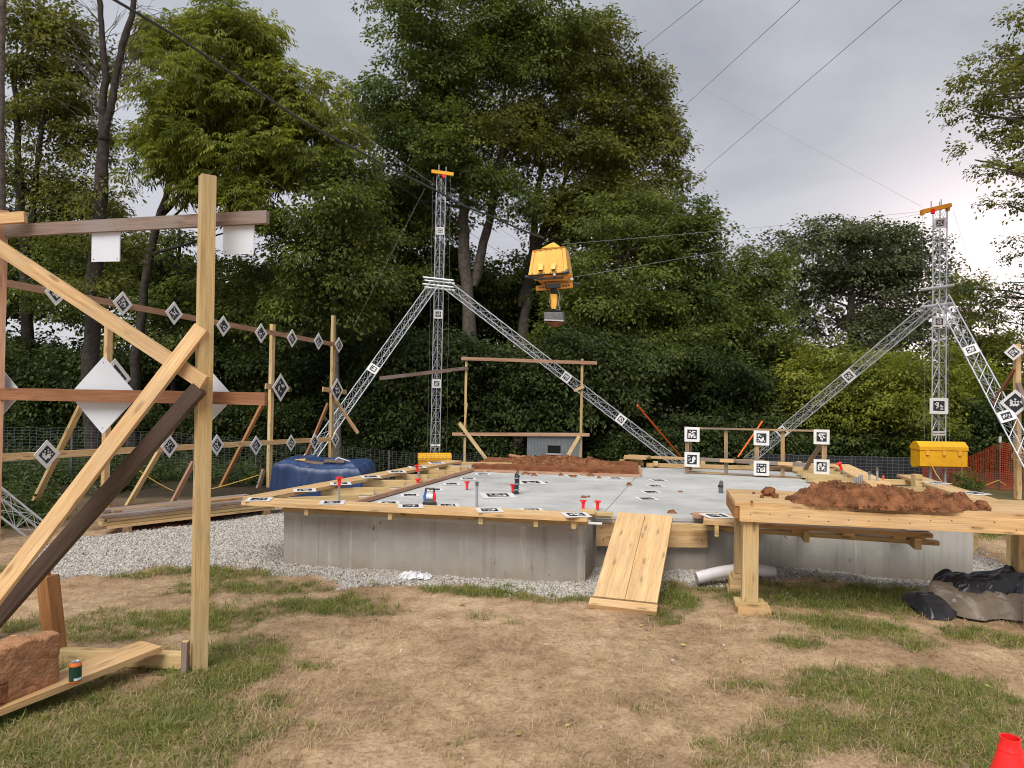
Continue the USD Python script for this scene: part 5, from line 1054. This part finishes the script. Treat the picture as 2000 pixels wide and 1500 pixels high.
# ------------------------------------------------------------------ back timber gate, shed
gt = thing('timber_gateway', 'open rectangular timber frame with crossing braces in front of the grey shed', 'timber frame', P(1020, 900, 19))
def B(u, v, o=0.0): return P(u, v, 19.0 + o)
for u0, v0, u1, v1 in ((911, 697, 907, 902), (1137, 701, 1133, 902)): a, b = B(u1, v1), B(u0, v0); a[2] = drop(a[0], a[1]) - .05; beam(gt, 'post', a, b, .06, .085, 'treated_pine', up=(0, 1, 0))
beam(gt, 'post', B(906, 848, -.06), B(911.5, 787, -.06), .05, .08, 'treated_pine', up=(0, 1, 0))
beam(gt, 'top_rail', B(901, 700, -.08), B(1166, 709, -.08), .04, .088, 'pink_timber'); beam(gt, 'bottom_rail', B(883, 848, -.08), B(1151, 849, -.08), .04, .085, 'pink_timber')
beam(gt, 'brace', B(897, 826, -.1), B(956, 905, -.3), .04, .09, 'treated_pine', up=(1, 0, .8)); beam(gt, 'brace', B(1131, 852, -.1), B(1096, 912, -.3), .04, .09, 'treated_pine', up=(1, 0, -.5))
beam(gt, 'side_rail', B(912, 719, -.05), P(742, 739, 17.3), .04, .085, 'grey_timber'); beam(gt, 'short_cleat', B(1121, 763, -.08), B(1140, 755, -.08), .04, .07, 'treated_pine')
sx0, sx1 = P(1030, 880, 20.6), P(1136, 880, 20.45); zg = drop(sx0[0], sx0[1]); ztop = P(1080, 851, 20.5)[2]
sh = thing('metal_shed', 'small grey corrugated metal shed with a window half hidden under trees', 'shed', level(sx0, zg)); sdv = unit((sx1 - sx0) * [1, 1, 0]); sw = np.linalg.norm((sx1 - sx0)[:2])
wl, wr = .655, .36    # window bounds in picture fractions
wx0, wx1 = on_plane(1068, 880, sx0, sx1), on_plane(1095, 880, sx0, sx1); wz0, wz1 = P(1080, 905, 20.5)[2], P(1080, 869, 20.5)[2]
k_ = np.arange(0, sw + .001, .05); rib = np.where(np.arange(len(k_)) % 2, .0, .018)
def wall_piece(x0_, x1_, z0_, z1_):
    kk = np.arange(x0_, x1_ + .03, .045); off = np.where(np.arange(len(kk)) % 2, 0., .016); base = level(sx0, 0) + sdv * kk[:, None] + np.array([sdv[1], -sdv[0], 0]) * off[:, None]
    v_ = np.vstack([base + [0, 0, z0_], base + [0, 0, z1_]]); n_ = len(kk); i = np.arange(n_ - 1); return trimesh.Trimesh(v_, np.vstack([np.stack([i, i + 1, i + 1 + n_], 1), np.stack([i, i + 1 + n_, i + n_], 1)]), process=False)
o0, o1 = np.dot(wx0 - sx0, sdv), np.dot(wx1 - sx0, sdv)
part(sh, 'front_wall', join(wall_piece(0, o0, zg, ztop), wall_piece(o1, sw, zg, ztop), wall_piece(o0, o1, zg, wz0), wall_piece(o0, o1, wz1, ztop)), 'shed_metal')
back = np.array([-sdv[1], sdv[0], 0]); part(sh, 'side_wall', trimesh.creation.box([1.6, .03, ztop - zg]), 'shed_metal', M=frame(level(sx0, (zg + ztop) / 2) + back * .82, back)); part(sh, 'side_wall', trimesh.creation.box([1.6, .03, ztop - zg]), 'shed_metal', M=frame(level(sx1, (zg + ztop) / 2) + back * .82, back))
part(sh, 'roof', trimesh.creation.box([sw + .2, 1.9, .05]), 'shed_metal', M=frame(level((sx0 + sx1) / 2, ztop + .03) + back * .85, sdv)); wc = level((wx0 + wx1) / 2, (wz0 + wz1) / 2) + back * .03
wdw = part(sh, 'window', trimesh.creation.box([o1 - o0, .02, wz1 - wz0]), 'dark_glass', M=frame(wc, sdv))
for z_ in (wz0, (wz0 + wz1) / 2, wz1): box_at(wdw, 'frame_bar', level(wc, z_) - back * .03, (o1 - o0 + .04, .03, .03), 'white_pipe' if z_ not in (wz0, wz1) else 'shed_metal', x=sdv)
# ------------------------------------------------------------------ fences
def net(parent, name, pts, h, dv, dh, r_, m_, sag=.0, seed=0, lean=None):
    """Netting along ground points: many fine strands joined."""
    pts = np.asarray(pts, float); L = np.r_[0, np.cumsum(np.linalg.norm(np.diff(pts, axis=0), axis=1))]; s = np.arange(0, L[-1], dv); base = np.stack([np.interp(s, L, pts[:, k]) for k in range(3)], 1)
    hh = np.interp(s, L, h if np.ndim(h) else np.full(len(pts), h)); n_ = int(round(hh.max() / dh)); rows = np.linspace(0, 1, n_ + 1); wav = (meshkit.fbm(np.stack([s * .8, 0 * s, 0 * s], -1), 3, seed) - .5) * sag
    g = base[None] + np.stack([0 * s, 0 * s, 0 * s], -1)[None] + np.array([0, 0, 1])[None, None] * (rows[:, None, None] * (hh + wav)[None, :, None]); side = (meshkit.fbm(np.stack([s[None] * 1.3 + 0 * rows[:, None], rows[:, None] * 1.5 + 0 * s[None], 0 * s[None] + 0 * rows[:, None]], -1), 2, seed + 1) - .5) * sag
    g[..., 1] += side; segs = np.concatenate([np.stack([g[:, :-1], g[:, 1:]], 2).reshape(-1, 2, 3), np.stack([g[:-1], g[1:]], 2).reshape(-1, 2, 3)]); return part(parent, name, bars(segs, r_), m_, kind='stuff')
def gp(u, d): p = P(u, 900, d); return level(p, drop(p[0], p[1]))
wf = thing('wire_fence', 'low grey wire mesh fence along the edge of the woods on the left', 'fence', gp(200, 13.6)); lpts = [gp(-120, 12.6), gp(180, 13.6), gp(420, 15.2), gp(620, 16.4), gp(820, 17.6), gp(960, 18.6)]
net(wf, 'wire_mesh', lpts, 1.0, .11, .055, .0032, 'mesh_wire', sag=.12, seed=2)
for u, d in ((-60, 12.8), (140, 13.4), (318, 14.5), (500, 15.7), (760, 17.2)): p = gp(u, d); beam(wf, 'fence_post', p - [0, 0, .1], p + [0, 0, 1.05], .035, .035, 'steel_dark')
sf = thing('silt_fence', 'low black fabric silt fence behind the right side of the slab', 'fence', gp(1720, 17.5)); pts = [gp(1470, 18.6), gp(1600, 18.0), gp(1745, 17.6), gp(1890, 17.2)]
hh_ = .64; pts = np.array(pts); s_ = np.linspace(0, 1, 60); base = np.stack([np.interp(s_, np.linspace(0, 1, 4), pts[:, k]) for k in range(3)], 1); wv = .03 * np.sin(s_ * 60) ; base[:, 1] += wv
part(sf, 'fabric', join(grid_mesh(*[np.stack([base[:, k], base[:, k]]) + (np.array([[0], [hh_]]) if k == 2 else 0) for k in range(3)])), 'silt_fabric'); net(sf, 'grid_strands', pts - [0, .06, 0], hh_, .12, .08, .0025, 'pale_wire', seed=4)
for u, d in ((1530, 18.3), (1660, 17.85), (1800, 17.45)): p = gp(u, d); beam(sf, 'fence_post', p - [0, .09, .1], p + [0, -.09, .68], .03, .03, 'steel_dark')
of = thing('orange_net_fence', 'sagging orange plastic safety net on a white topped post right of the winch box', 'fence', gp(1953, 14.6)); og = [gp(1800, 16.8), gp(1870, 15.7), gp(1953, 14.5), gp(2030, 13.6), gp(2100, 12.9)]
net(of, 'netting', og, [.52, .55, .98, .80, .75], .045, .045, .0052, 'net_orange', sag=.10, seed=9); p = gp(1953, 14.5); part(of, 'post', tube([p, p + [0, 0, 1.0]], .018, 8), 'steel_dark'); part(of, 'post_top', tube([p + [0, 0, .97], p + [0, 0, 1.09]], .026, 8), 'white_pipe')
# ------------------------------------------------------------------ right marker post
rp = thing('marker_post', 'tall pine post with diamond coded markers and braces at the right border', 'marker post', gp(1988, 12.6)); b = G(1988, 975); d_ = b[1]
beam(rp, 'post', b - [0, 0, .05], P(1986, 672, d_), .085, .085, 'pine', up=(1, 0, 0)); wnr = unit([-.75, -.66, 0])
marker(rp, P(1980, 688, d_ - .09), wnr, (0, 0, 1), .21, 801, diamond=True); marker(rp, P(1983, 787, d_ - .10), wnr, (0, 0, 1), .34, 802, ['001000', '011010', '110100', '011010', '001101', '000001'], diamond=True, border=.72)
beam(rp, 'brace', P(1983, 720, d_ - .02), P(1941, 789, d_ + .5), .04, .08, 'red_timber', up=(1, 0, .5)); beam(rp, 'brace', P(1988, 748, d_ - .05), P(2022, 838, d_ - .4), .04, .085, 'grey_timber', up=(1, 0, -.4))
beam(rp, 'cross_piece', P(1975, 890, d_ - .07), P(2060, 898, d_ - .5), .03, .085, 'red_timber'); beam(rp, 'top_rail', P(1988, 686, d_), P(2080, 684, d_ - .8), .038, .06, 'pink_timber'); beam(rp, 'mid_rail', P(1990, 864, d_), P(2080, 868, d_ - .8), .03, .05, 'old_timber')
# ------------------------------------------------------------------ cables and ropes
def cable(name, label, pts, r_, m_, sag=0.0, cat='cable'):
    pts = np.asarray(pts, float)
    if len(pts) == 2:
        t_ = np.linspace(0, 1, 30)[:, None]; pts = pts[0] + (pts[1] - pts[0]) * t_ - np.concatenate([0 * t_, 0 * t_, 4 * sag * t_ * (1 - t_)], 1)
    single(name, tube(pts, r_, 6), m_, label, cat, smooth=60)
K_ = [(180, -30), (224, 0), (350, 75), (472, 157), (595, 238), (700, 294), (760, 327), (855, 374), (900, 399), (958, 422), (1000, 441), (1062, 465)]
dd = np.interp(np.array([q[0] for q in K_]), [180, 1062], [6.6, 11.1]); kp = np.array([P(u, v, d) for (u, v), d in zip(K_, dd)])
from scipy.interpolate import CubicSpline
ti = np.linspace(0, len(kp) - 1, 90); kc = CubicSpline(np.arange(len(kp)), kp)(ti)
cable('power_cable', 'thick black cable sagging from the upper left to the yellow machine', kc, .014, 'wire'); cable('thin_cable', 'thin cable close above the thick black cable on the upper left', [P(205, -30, 7.2), P(1060, 462, 11.2)], .0026, 'wire', .10)
cable('thin_cable', 'thin cable just under the thick black cable ending at the machine side', [P(455, 140, 8.4), P(1034, 530, 11.1)], .0026, 'wire', .03)
cable('thin_cable', 'pale twin cable crossing below the left crosshead to the machine', [P(690, 250, 9.4), P(1030, 482, 11.1)], .0024, 'pale_wire', .02)
cable('tower_cable', 'upper cable from the right tower crosshead to the machine top', [P(1800, 413, 14.9), P(1098, 477, 11.2)], .0030, 'pale_wire', .02)
cable('tower_cable', 'lower cable from the right tower crosshead to the machine side', [P(1801, 417, 14.9), P(1122, 541, 11.2)], .0030, 'pale_wire', .02)
cable('sky_cable', 'left one of three steep cables crossing the grey sky', [P(1400, -22, 9), P(1225, 118, 22)], .0038, 'wire', .0); cable('sky_cable', 'middle one of three steep cables crossing the grey sky', [P(1590, -25, 9), P(1290, 250, 22)], .0038, 'wire'); cable('sky_cable', 'right one of three steep cables crossing the grey sky', [P(1790, -25, 9), P(1315, 384, 22)], .0038, 'wire')
cable('crosshead_cable', 'faint long cable from the right crosshead up towards the big tree', [P(1801, 404, 14.9), P(1180, 70, 22)], .0035, 'pale_wire')
for k, (u0, v0, u1, v1, d) in enumerate(((846, 345, 834, 905, 19.5), (880, 345, 872, 905, 19.5), (1802, 418, 1806, 862, 14.9), (1851, 410, 1854, 862, 14.9), (828, 372, 690, 640, 18), (1862, 412, 1905, 545, 14.9))):
    cable('hoist_wire', ('thin wire hanging on the left of the left mast', 'thin wire hanging on the right of the left mast', 'thin wire hanging on the left of the right mast', 'thin wire hanging on the right of the right mast', 'thin guy wire slanting left from the left mast top', 'thin guy wire slanting right from the right crosshead')[k], [P(u0, v0, d), P(u1, v1, d)], .0022, 'pale_wire')
for k, (A_, B_, C_) in enumerate((((1098, 615, 11.2), (1245, 792, 15.5), (1332, 895, 18)), ((1590, 700, 20), (1489, 823, 18.6), (1441, 893, 18)))):
    t = thing('guy_line', ('guy wire with an orange red sleeve running down right of the bucket', 'guy wire with an orange red sleeve behind the marker rack')[k], 'guy line', P(*C_)); part(t, 'wire', tube([P(*A_), P(*B_)], .004, 6), 'wire'); part(t, 'sleeve', tube([P(*B_), P(*C_)], .022, 8), 'orange_plastic', smooth=40)
for k, pl in enumerate(([(240, 985), (300, 975), (360, 966), (425, 952), (505, 928)], [(262, 912), (290, 932), (330, 955), (375, 972), (420, 980), (480, 975), (520, 960)])):
    q = np.array([P(u, v, np.interp(u, [0, 500], [11.4, 12.9])) for u, v in pl]); cable('yellow_rope', ('yellow rope rising to the right behind the props of the marker fence', 'yellow rope sagging along the wire fence behind the tall post')[k], CubicSpline(np.arange(len(q)), q)(np.linspace(0, len(q) - 1, 40)), .009, 'yellow_rope', cat='rope')
q = np.array([P(u, v, 13.4) for u, v in ((1915, 952), (1935, 944), (1950, 938), (1965, 948))]); cable('yellow_rope', 'short yellow rope lying in the grass by the orange net', q, .010, 'yellow_rope', cat='rope')
q = np.array([P(1818, 905, 14.6), P(1828, 925, 14.5), P(1842, 945, 14.3)]); cable('yellow_rope', 'yellow rope hanging under the right winch box', q, .010, 'yellow_rope', cat='rope')
# ------------------------------------------------------------------ trees
tree('tall_tree', 'largest leafy tree in the middle with forked grey trunk behind the left tower', 27,
     [[(925, 905, .32), (918, 620, .26), (908, 480, .22), (906, 390, .18), (895, 250, .11), (880, 120, .06)], [(925, 560, .2), (955, 430, .16), (978, 300, .11), (985, 180, .06)]],
     [(900, 60, 150, 110, 0, None), (800, 210, 105, 120, -.5, None), (960, 190, 130, 140, .5, None), (1060, 90, 90, 90, 0, None), (760, 250, 60, 70, 0, None), (880, 300, 90, 70, -1, None), (830, 380, 90, 60, 2, None), (770, 420, 70, 55, 1.5, None), (1000, 400, 45, 40, -.8, None), (860, 470, 45, 40, 1.5, None), (930, 380, 50, 40, -1.2, None), (840, 560, 50, 50, 1.5, None), (985, 560, 40, 50, 2, None)],
     'leaf_green', 'small', .8, 14, 1.0, 1.05, seed=1)
tree('tall_tree', 'right half of the central pair of big trees with several dark stems and olive crown', 28.5,
     [[(1010, 905, .26), (1015, 640, .22), (1030, 480, .18), (1048, 380, .13), (1075, 250, .07)], [(1015, 600, .15), (1050, 490, .12), (1085, 400, .11), (1120, 300, .06)], [(1030, 520, .14), (1068, 430, .10), (1100, 370, .07)]],
     [(1140, 140, 85, 85, 0, None), (1190, 250, 100, 110, .5, None), (1120, 300, 110, 110, -1, None), (1245, 330, 70, 90, 0, None), (1000, 290, 80, 70, -1.5, None), (1180, 420, 95, 70, -.5, None), (1290, 270, 38, 35, 0, None), (1275, 400, 40, 60, 0, None), (1100, 420, 60, 45, -.8, None), (1265, 470, 60, 60, 0, None), (1240, 200, 50, 50, .3, None)],
     'leaf_olive', 'small', .8, 14, 1.0, 1.05, seed=2)
tree('broad_tree', 'dense dark green tree right of the hanging machine', 25, [[(1215, 905, .28), (1210, 600, .2), (1205, 450, .1)]],
     [(1210, 480, 95, 80, 0, None), (1180, 600, 110, 90, -.5, None), (1300, 560, 80, 100, 0, None), (1310, 470, 60, 60, 0, None), (1250, 700, 130, 100, -1, None), (1350, 680, 70, 110, 0, None), (1120, 690, 70, 70, 1, None), (1290, 410, 40, 50, 0, None), (1345, 560, 45, 70, 0, None), (1130, 560, 50, 60, .5, None)],
     'leaf_green', 'small', .75, 14, 1.0, 1.0, seed=3)
tree('broad_tree', 'dark green tree with two rounded tops left of the round tree', 27, [[(1470, 905, .22), (1468, 620, .14), (1465, 540, .06)]],
     [(1440, 550, 45, 55, 0, None), (1490, 560, 50, 55, 0, None), (1460, 650, 80, 80, 0, None), (1510, 700, 55, 80, 0, None), (1420, 740, 60, 90, -.5, None), (1400, 620, 30, 60, 0, None), (1560, 740, 30, 60, 0, None)],
     'leaf_green', 'small', .75, 14, 1.0, 1.0, seed=4)
tree('round_tree', 'round grey green tree against the sky left of the right tower', 38, [[(1670, 905, .35), (1668, 700, .28), (1665, 580, .2), (1660, 480, .08)]],
     [(1650, 480, 70, 60, 0, None), (1580, 520, 62, 55, 0, None), (1740, 490, 80, 55, 0, None), (1800, 520, 48, 55, 0, None), (1660, 580, 100, 60, 0, None), (1620, 640, 55, 50, 0, None), (1770, 610, 75, 65, 0, None), (1700, 670, 90, 60, 0, None)],
     'leaf_grey', 'big', 1.2, 13, 1.1, .8, seed=5, inner=.06, limbs=40)
tree('tall_bush', 'light green bushy tree spreading behind the marker rack and right tower legs', 22, [[(1680, 905, .12), (1680, 780, .06)]],
     [(1630, 780, 75, 80, 0, None), (1710, 760, 70, 75, 0, None), (1790, 765, 75, 75, 0, None), (1570, 820, 60, 70, 0, None), (1740, 840, 110, 60, -.4, None), (1860, 780, 60, 80, .5, None)],
     'leaf_bright', 'broad', .6, 13, 1.0, .85, seed=6, limbs=12)
tree('narrow_tree', 'narrow yellow green tree right of the right tower below the bright sky', 26, [[(1900, 905, .16), (1898, 700, .1), (1895, 590, .04)]],
     [(1893, 610, 42, 55, 0, None), (1905, 690, 55, 60, 0, None), (1945, 730, 50, 60, 0, None), (1870, 740, 50, 60, 0, None), (1940, 830, 70, 70, -1, None), (2010, 800, 60, 70, 0, None)],
     'leaf_gold', 'small', .65, 12, .95, .95, seed=7)
tree('hickory_tree', 'big yellow green tree with drooping leaves on the left of the picture', 20, [[(252, 905, .17), (262, 700, .155), (283, 500, .13), (330, 330, .10), (400, 150, .05)], [(300, 440, .08), (400, 330, .06), (480, 240, .03)]],
     [(440, 110, 105, 85, 0, None), (380, 220, 105, 90, -.4, None), (500, 190, 60, 75, 0, None), (530, 250, 75, 75, .2, None), (610, 220, 52, 60, 0, None), (440, 330, 110, 70, -.4, None), (580, 310, 75, 70, 0, None), (320, 80, 45, 50, .4, None), (330, 300, 60, 70, 0, None), (640, 300, 32, 60, 0, None), (480, 410, 70, 40, -.3, None)],
     'leaf_bright', 'droop', .55, 16, 1.0, .82, bark='bark_dark', seed=8, limbs=40)
tree('slender_tree', 'slender tree with bare straight trunk behind the far end of the marker fence', 19.5, [[(662, 905, .13), (655, 700, .10), (652, 540, .08), (655, 420, .05)]],
     [(660, 420, 65, 60, 0, None), (640, 520, 75, 60, 0, None), (700, 480, 55, 70, .5, None), (590, 470, 55, 60, .3, None), (690, 380, 35, 45, .4, None), (700, 600, 50, 70, .8, None), (600, 580, 50, 50, .5, None)],
     'leaf_green', 'small', .55, 13, .85, .95, bark='bark', seed=9)
tree('leafy_tree', 'dark multi stemmed tree at the upper left corner', 23, [[(60, 905, .2), (52, 560, .17), (40, 400, .15), (30, 260, .10), (20, 120, .06)], [(58, 480, .12), (75, 330, .1), (95, 200, .05)]],
     [(90, 110, 85, 65, 0, None), (30, 60, 65, 60, 0, None), (120, 200, 60, 60, 0, None), (40, 200, 70, 70, .5, None), (150, 290, 55, 60, 0, None), (60, 330, 65, 50, .5, None), (130, 400, 70, 50, .5, None), (40, 440, 80, 50, .8, None), (190, 450, 60, 50, .8, None), (100, 500, 80, 50, 1.0, None), (200, 120, 40, 50, 1.0, None)],
     'leaf_olive', 'small', .65, 13, .85, .95, bark='bark_dark', seed=10, inner=.08)
tree('understorey_tree', 'thin green tree filling the gap between the white boards of the near frame', 22, [[(330, 905, .09), (345, 700, .08), (352, 560, .06), (350, 450, .04)]],
     [(330, 520, 80, 60, 0, None), (240, 560, 80, 70, .4, None), (430, 560, 70, 70, 0, None), (160, 520, 70, 70, .5, None), (480, 640, 70, 60, .5, None), (350, 640, 90, 50, 0, None), (90, 600, 80, 70, .5, None), (540, 540, 60, 60, .5, None)],
     'leaf_green', 'small', .6, 10, .5, 1.0, bark='bark_dark', seed=11, inner=.08)
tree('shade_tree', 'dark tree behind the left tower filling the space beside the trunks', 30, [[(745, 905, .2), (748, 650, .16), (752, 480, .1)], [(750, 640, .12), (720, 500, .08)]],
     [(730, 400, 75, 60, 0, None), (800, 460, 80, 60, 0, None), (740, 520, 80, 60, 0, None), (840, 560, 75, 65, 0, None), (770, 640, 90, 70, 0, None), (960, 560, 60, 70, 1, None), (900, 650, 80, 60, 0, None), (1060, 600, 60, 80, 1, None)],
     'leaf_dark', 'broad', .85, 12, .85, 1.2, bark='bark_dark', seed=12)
tree('overhanging_tree', 'tree at the right border reaching its leafy branches into the sky', 13, [[(2120, 905, .2), (2110, 500, .16), (2095, 250, .1), (2060, 120, .05)]],
     [(1905, 215, 48, 26, 0, .5), (1960, 250, 60, 45, .2, .6), (1940, 150, 45, 40, .3, .5), (1990, 60, 28, 50, .3, .5), (1955, 320, 55, 45, .2, .6), (1985, 400, 35, 45, .2, .5), (2010, 180, 60, 80, .5, .7), (1990, 120, 30, 30, 0, .4), (2040, 330, 60, 80, 0, .7)],
     'leaf_olive', 'broad', .32, 6, .55, .55, seed=13, inner=.02, limbs=60)
tree('bare_branch_tree', 'sparse backlit tree with few leaves at the right border near the bright sky', 17, [[(2100, 905, .14), (2090, 650, .10), (2070, 540, .05)]],
     [(1930, 565, 45, 25, 0, .5), (1985, 560, 45, 40, 0, .5), (1960, 620, 55, 40, .2, .5), (2010, 640, 50, 50, .2, .5), (1990, 500, 25, 30, .2, .4)],
     'leaf_dark', 'small', .40, 4, .55, .55, bark='bark_dark', seed=14, inner=.0, limbs=60)
# forked dead tree with bare twigs and a lower skirt of leaves
rng = np.random.default_rng(71); dt = thing('forked_tree', 'dark forked trunk with bare twigs standing left of the yellow green tree', 'tree', level(P(186, 905, 17), drop(*P(186, 905, 17)[:2])))
for path, r0, r1 in (([(186, 930), (176, 700), (186, 480), (197, 320), (203, 265)], .215, .115), ([(202, 275), (196, 190), (198, 90), (192, -30)], .105, .055), ([(204, 270), (224, 190), (240, 90), (268, -30)], .10, .06)):
    m, q = stem_mesh([P(u, v, 17) for u, v in path], r0, r1, rng, .02); part(dt, 'trunk', m, 'bark_dark', smooth=True)
ms = []
for u, v, s_, n_ in ((198, 150, -1, 9), (197, 60, -1, 8), (196, 110, 1, 7), (230, 130, 1, 8), (222, 190, 1, 7), (204, 230, -1, 6), (250, 60, 1, 7)):
    for _ in range(n_):
        a = P(u + rng.normal(0, 3), v + rng.uniform(-40, 40), 17); L_ = rng.uniform(.4, 1.1); e = a + np.array([s_ * L_ * rng.uniform(.4, 1.), rng.normal(0, .3), L_ * rng.uniform(.4, 1.0)]); ms.append(branch(a, e, .012, rng, 4))
        for _ in range(3): w = a + (e - a) * rng.uniform(.4, .9); ms.append(branch(w, w + (e - a) * .4 + rng.normal(0, .15, 3), .006, rng, 3))
part(dt, 'twigs', join(*ms), 'bark')
rr_ = np.random.default_rng(72); bl = [(P(195, 480, 17), (.55, .5, .5)), (P(180, 560, 17), (.6, .5, .5)), (P(215, 380, 17.2), (.4, .4, .5))]
subs, pts, outs = foliage(rr_, bl, .4, 9, .6, .05); base = level(P(186, 905, 17), drop(*P(186, 905, 17)[:2])); scatter(f'{dt}/creeper', SPRAY['small'], 'leaf_olive', pts - base, spray_rot(rr_, outs), rr_.uniform(.6, 1.0, len(pts)), rr_.integers(0, 5, len(pts)))
t = thing('grey_trunk_tree', 'pale grey trunk cut off by the upper left picture border', 'tree', gp(-8, 14)); m, q = stem_mesh([gp(-8, 14), P(-6, 500, 14), P(-3, 250, 14), P(3, -40, 14)], .14, .075, np.random.default_rng(5), .01); part(t, 'trunk', m, 'bark', smooth=True)
# undergrowth and the woods behind, each one mass
def mass(name, label, category, leaf, spray, n, d0, d1, us, tops, floor_, seed, size, clump=1.0):
    rng = np.random.default_rng(seed); u = rng.uniform(us[0], us[-1], n * 2); d = rng.uniform(d0, d1, n * 2); top = np.interp(u, us, tops)
    h = rng.random(n * 2) ** .8; v = 905 + (top - 905) * h
    pts = np.array([P(a, b, c) for a, b, c in zip(u, v, d)]); dens = meshkit.fbm(pts * .55 / clump + seed, 3, seed); keep = dens > np.quantile(dens, .5 - .25 * 0) ; pts = pts[keep]
    g = np.array([drop(p[0], p[1]) for p in pts]); pts[:, 2] = np.maximum(pts[:, 2], g + rng.uniform(.0, .5, len(pts)))
    k = int(n * .18); low = np.array([P(a, 905, c) for a, c in zip(rng.uniform(us[0], us[-1], k), rng.uniform(d0, d1, k))]); low[:, 2] = drop(low[:, 0], low[:, 1]) + rng.uniform(0, .8, k); pts = np.vstack([pts, low])
    k_ = (pts - EYE) @ FWD; uu = 1000 + F * ((pts - EYE) @ RIGHT) / k_; pts = pts[~((uu > 1024) & (uu < 1142) & (pts[:, 1] < 22.6) & (pts[:, 2] < .55 + .25 * rng.random(len(pts))))]
    o = rng.normal(size=(len(pts), 3)) + np.array([0, -.8, .3]); return scatter(f'/World/{name}', SPRAY[spray], leaf, pts, spray_rot(rng, unit_rows(o)), rng.uniform(.7, 1.4, len(pts)) * size, rng.integers(0, len(SPRAY[spray]), len(pts)), label=label, category=category)
US = [-150, 0, 200, 450, 600, 760, 900, 1000, 1150, 1300, 1450, 1600, 1800, 2000, 2150]
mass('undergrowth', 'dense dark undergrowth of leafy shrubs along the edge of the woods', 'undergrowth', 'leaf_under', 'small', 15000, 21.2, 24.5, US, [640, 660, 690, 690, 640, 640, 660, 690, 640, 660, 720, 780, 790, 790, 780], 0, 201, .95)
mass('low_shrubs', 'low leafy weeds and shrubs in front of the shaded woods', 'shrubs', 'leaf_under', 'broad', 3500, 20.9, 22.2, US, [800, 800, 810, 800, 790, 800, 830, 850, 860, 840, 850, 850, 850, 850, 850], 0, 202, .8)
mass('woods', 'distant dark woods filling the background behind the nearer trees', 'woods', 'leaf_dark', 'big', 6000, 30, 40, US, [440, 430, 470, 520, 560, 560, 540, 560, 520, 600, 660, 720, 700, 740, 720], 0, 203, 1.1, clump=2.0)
rw = np.random.default_rng(88); yy = 9.2 + 10 * rw.random(5200) ** 1.2; uu = rw.uniform(-200, 640, 5200); xx = (uu - 1000) / F * yy
k_ = (yy > 12.4 + 2.4 * meshkit.fbm(np.stack([xx, yy, 0 * xx], -1) * .9, 3, 4) - .9) | (uu < 60 + 60 * rw.random(5200)); k_ &= ~((xx > -4.5) & (yy < 13.4)) & (meshkit.fbm(np.stack([xx, yy, 0 * xx], -1) * 1.1, 3, 6) > .5); xx, yy = xx[k_], yy[k_]
scatter('/World/weeds', SPRAY['broad'], 'leaf_under', np.stack([xx, yy, drop(xx, yy) + .04 + .26 * rw.random(len(xx)) ** 1.6 * sstep(10, 13, yy)], 1), np.stack([rw.uniform(0, 6.28, len(xx)), rw.normal(-.3, .4, len(xx)), rw.normal(0, .3, len(xx))], 1), rw.uniform(.3, .65, len(xx)), rw.integers(0, 5, len(xx)), label='low weeds growing along the wire mesh fence on the left', category='weeds')
rr_ = np.random.default_rng(90); t = thing('weed_plant', 'single leafy weed plant in front of the orange net', 'plant', gp(1887, 13.4)); c = gp(1887, 13.4); subs, pts, outs = foliage(rr_, [(c + [0, 0, .2], (.13, .12, .18))], .08, 4, 1.0, .2); part(t, 'stems', join(*[branch(c, s_, .008, rr_, 4) for s_ in subs[:14]]), 'bark'); scatter(f'{t}/leaves', SPRAY['broad'], 'leaf_green', pts - c, spray_rot(rr_, outs), rr_.uniform(.2, .32, len(pts)), rr_.integers(0, 5, len(pts)))
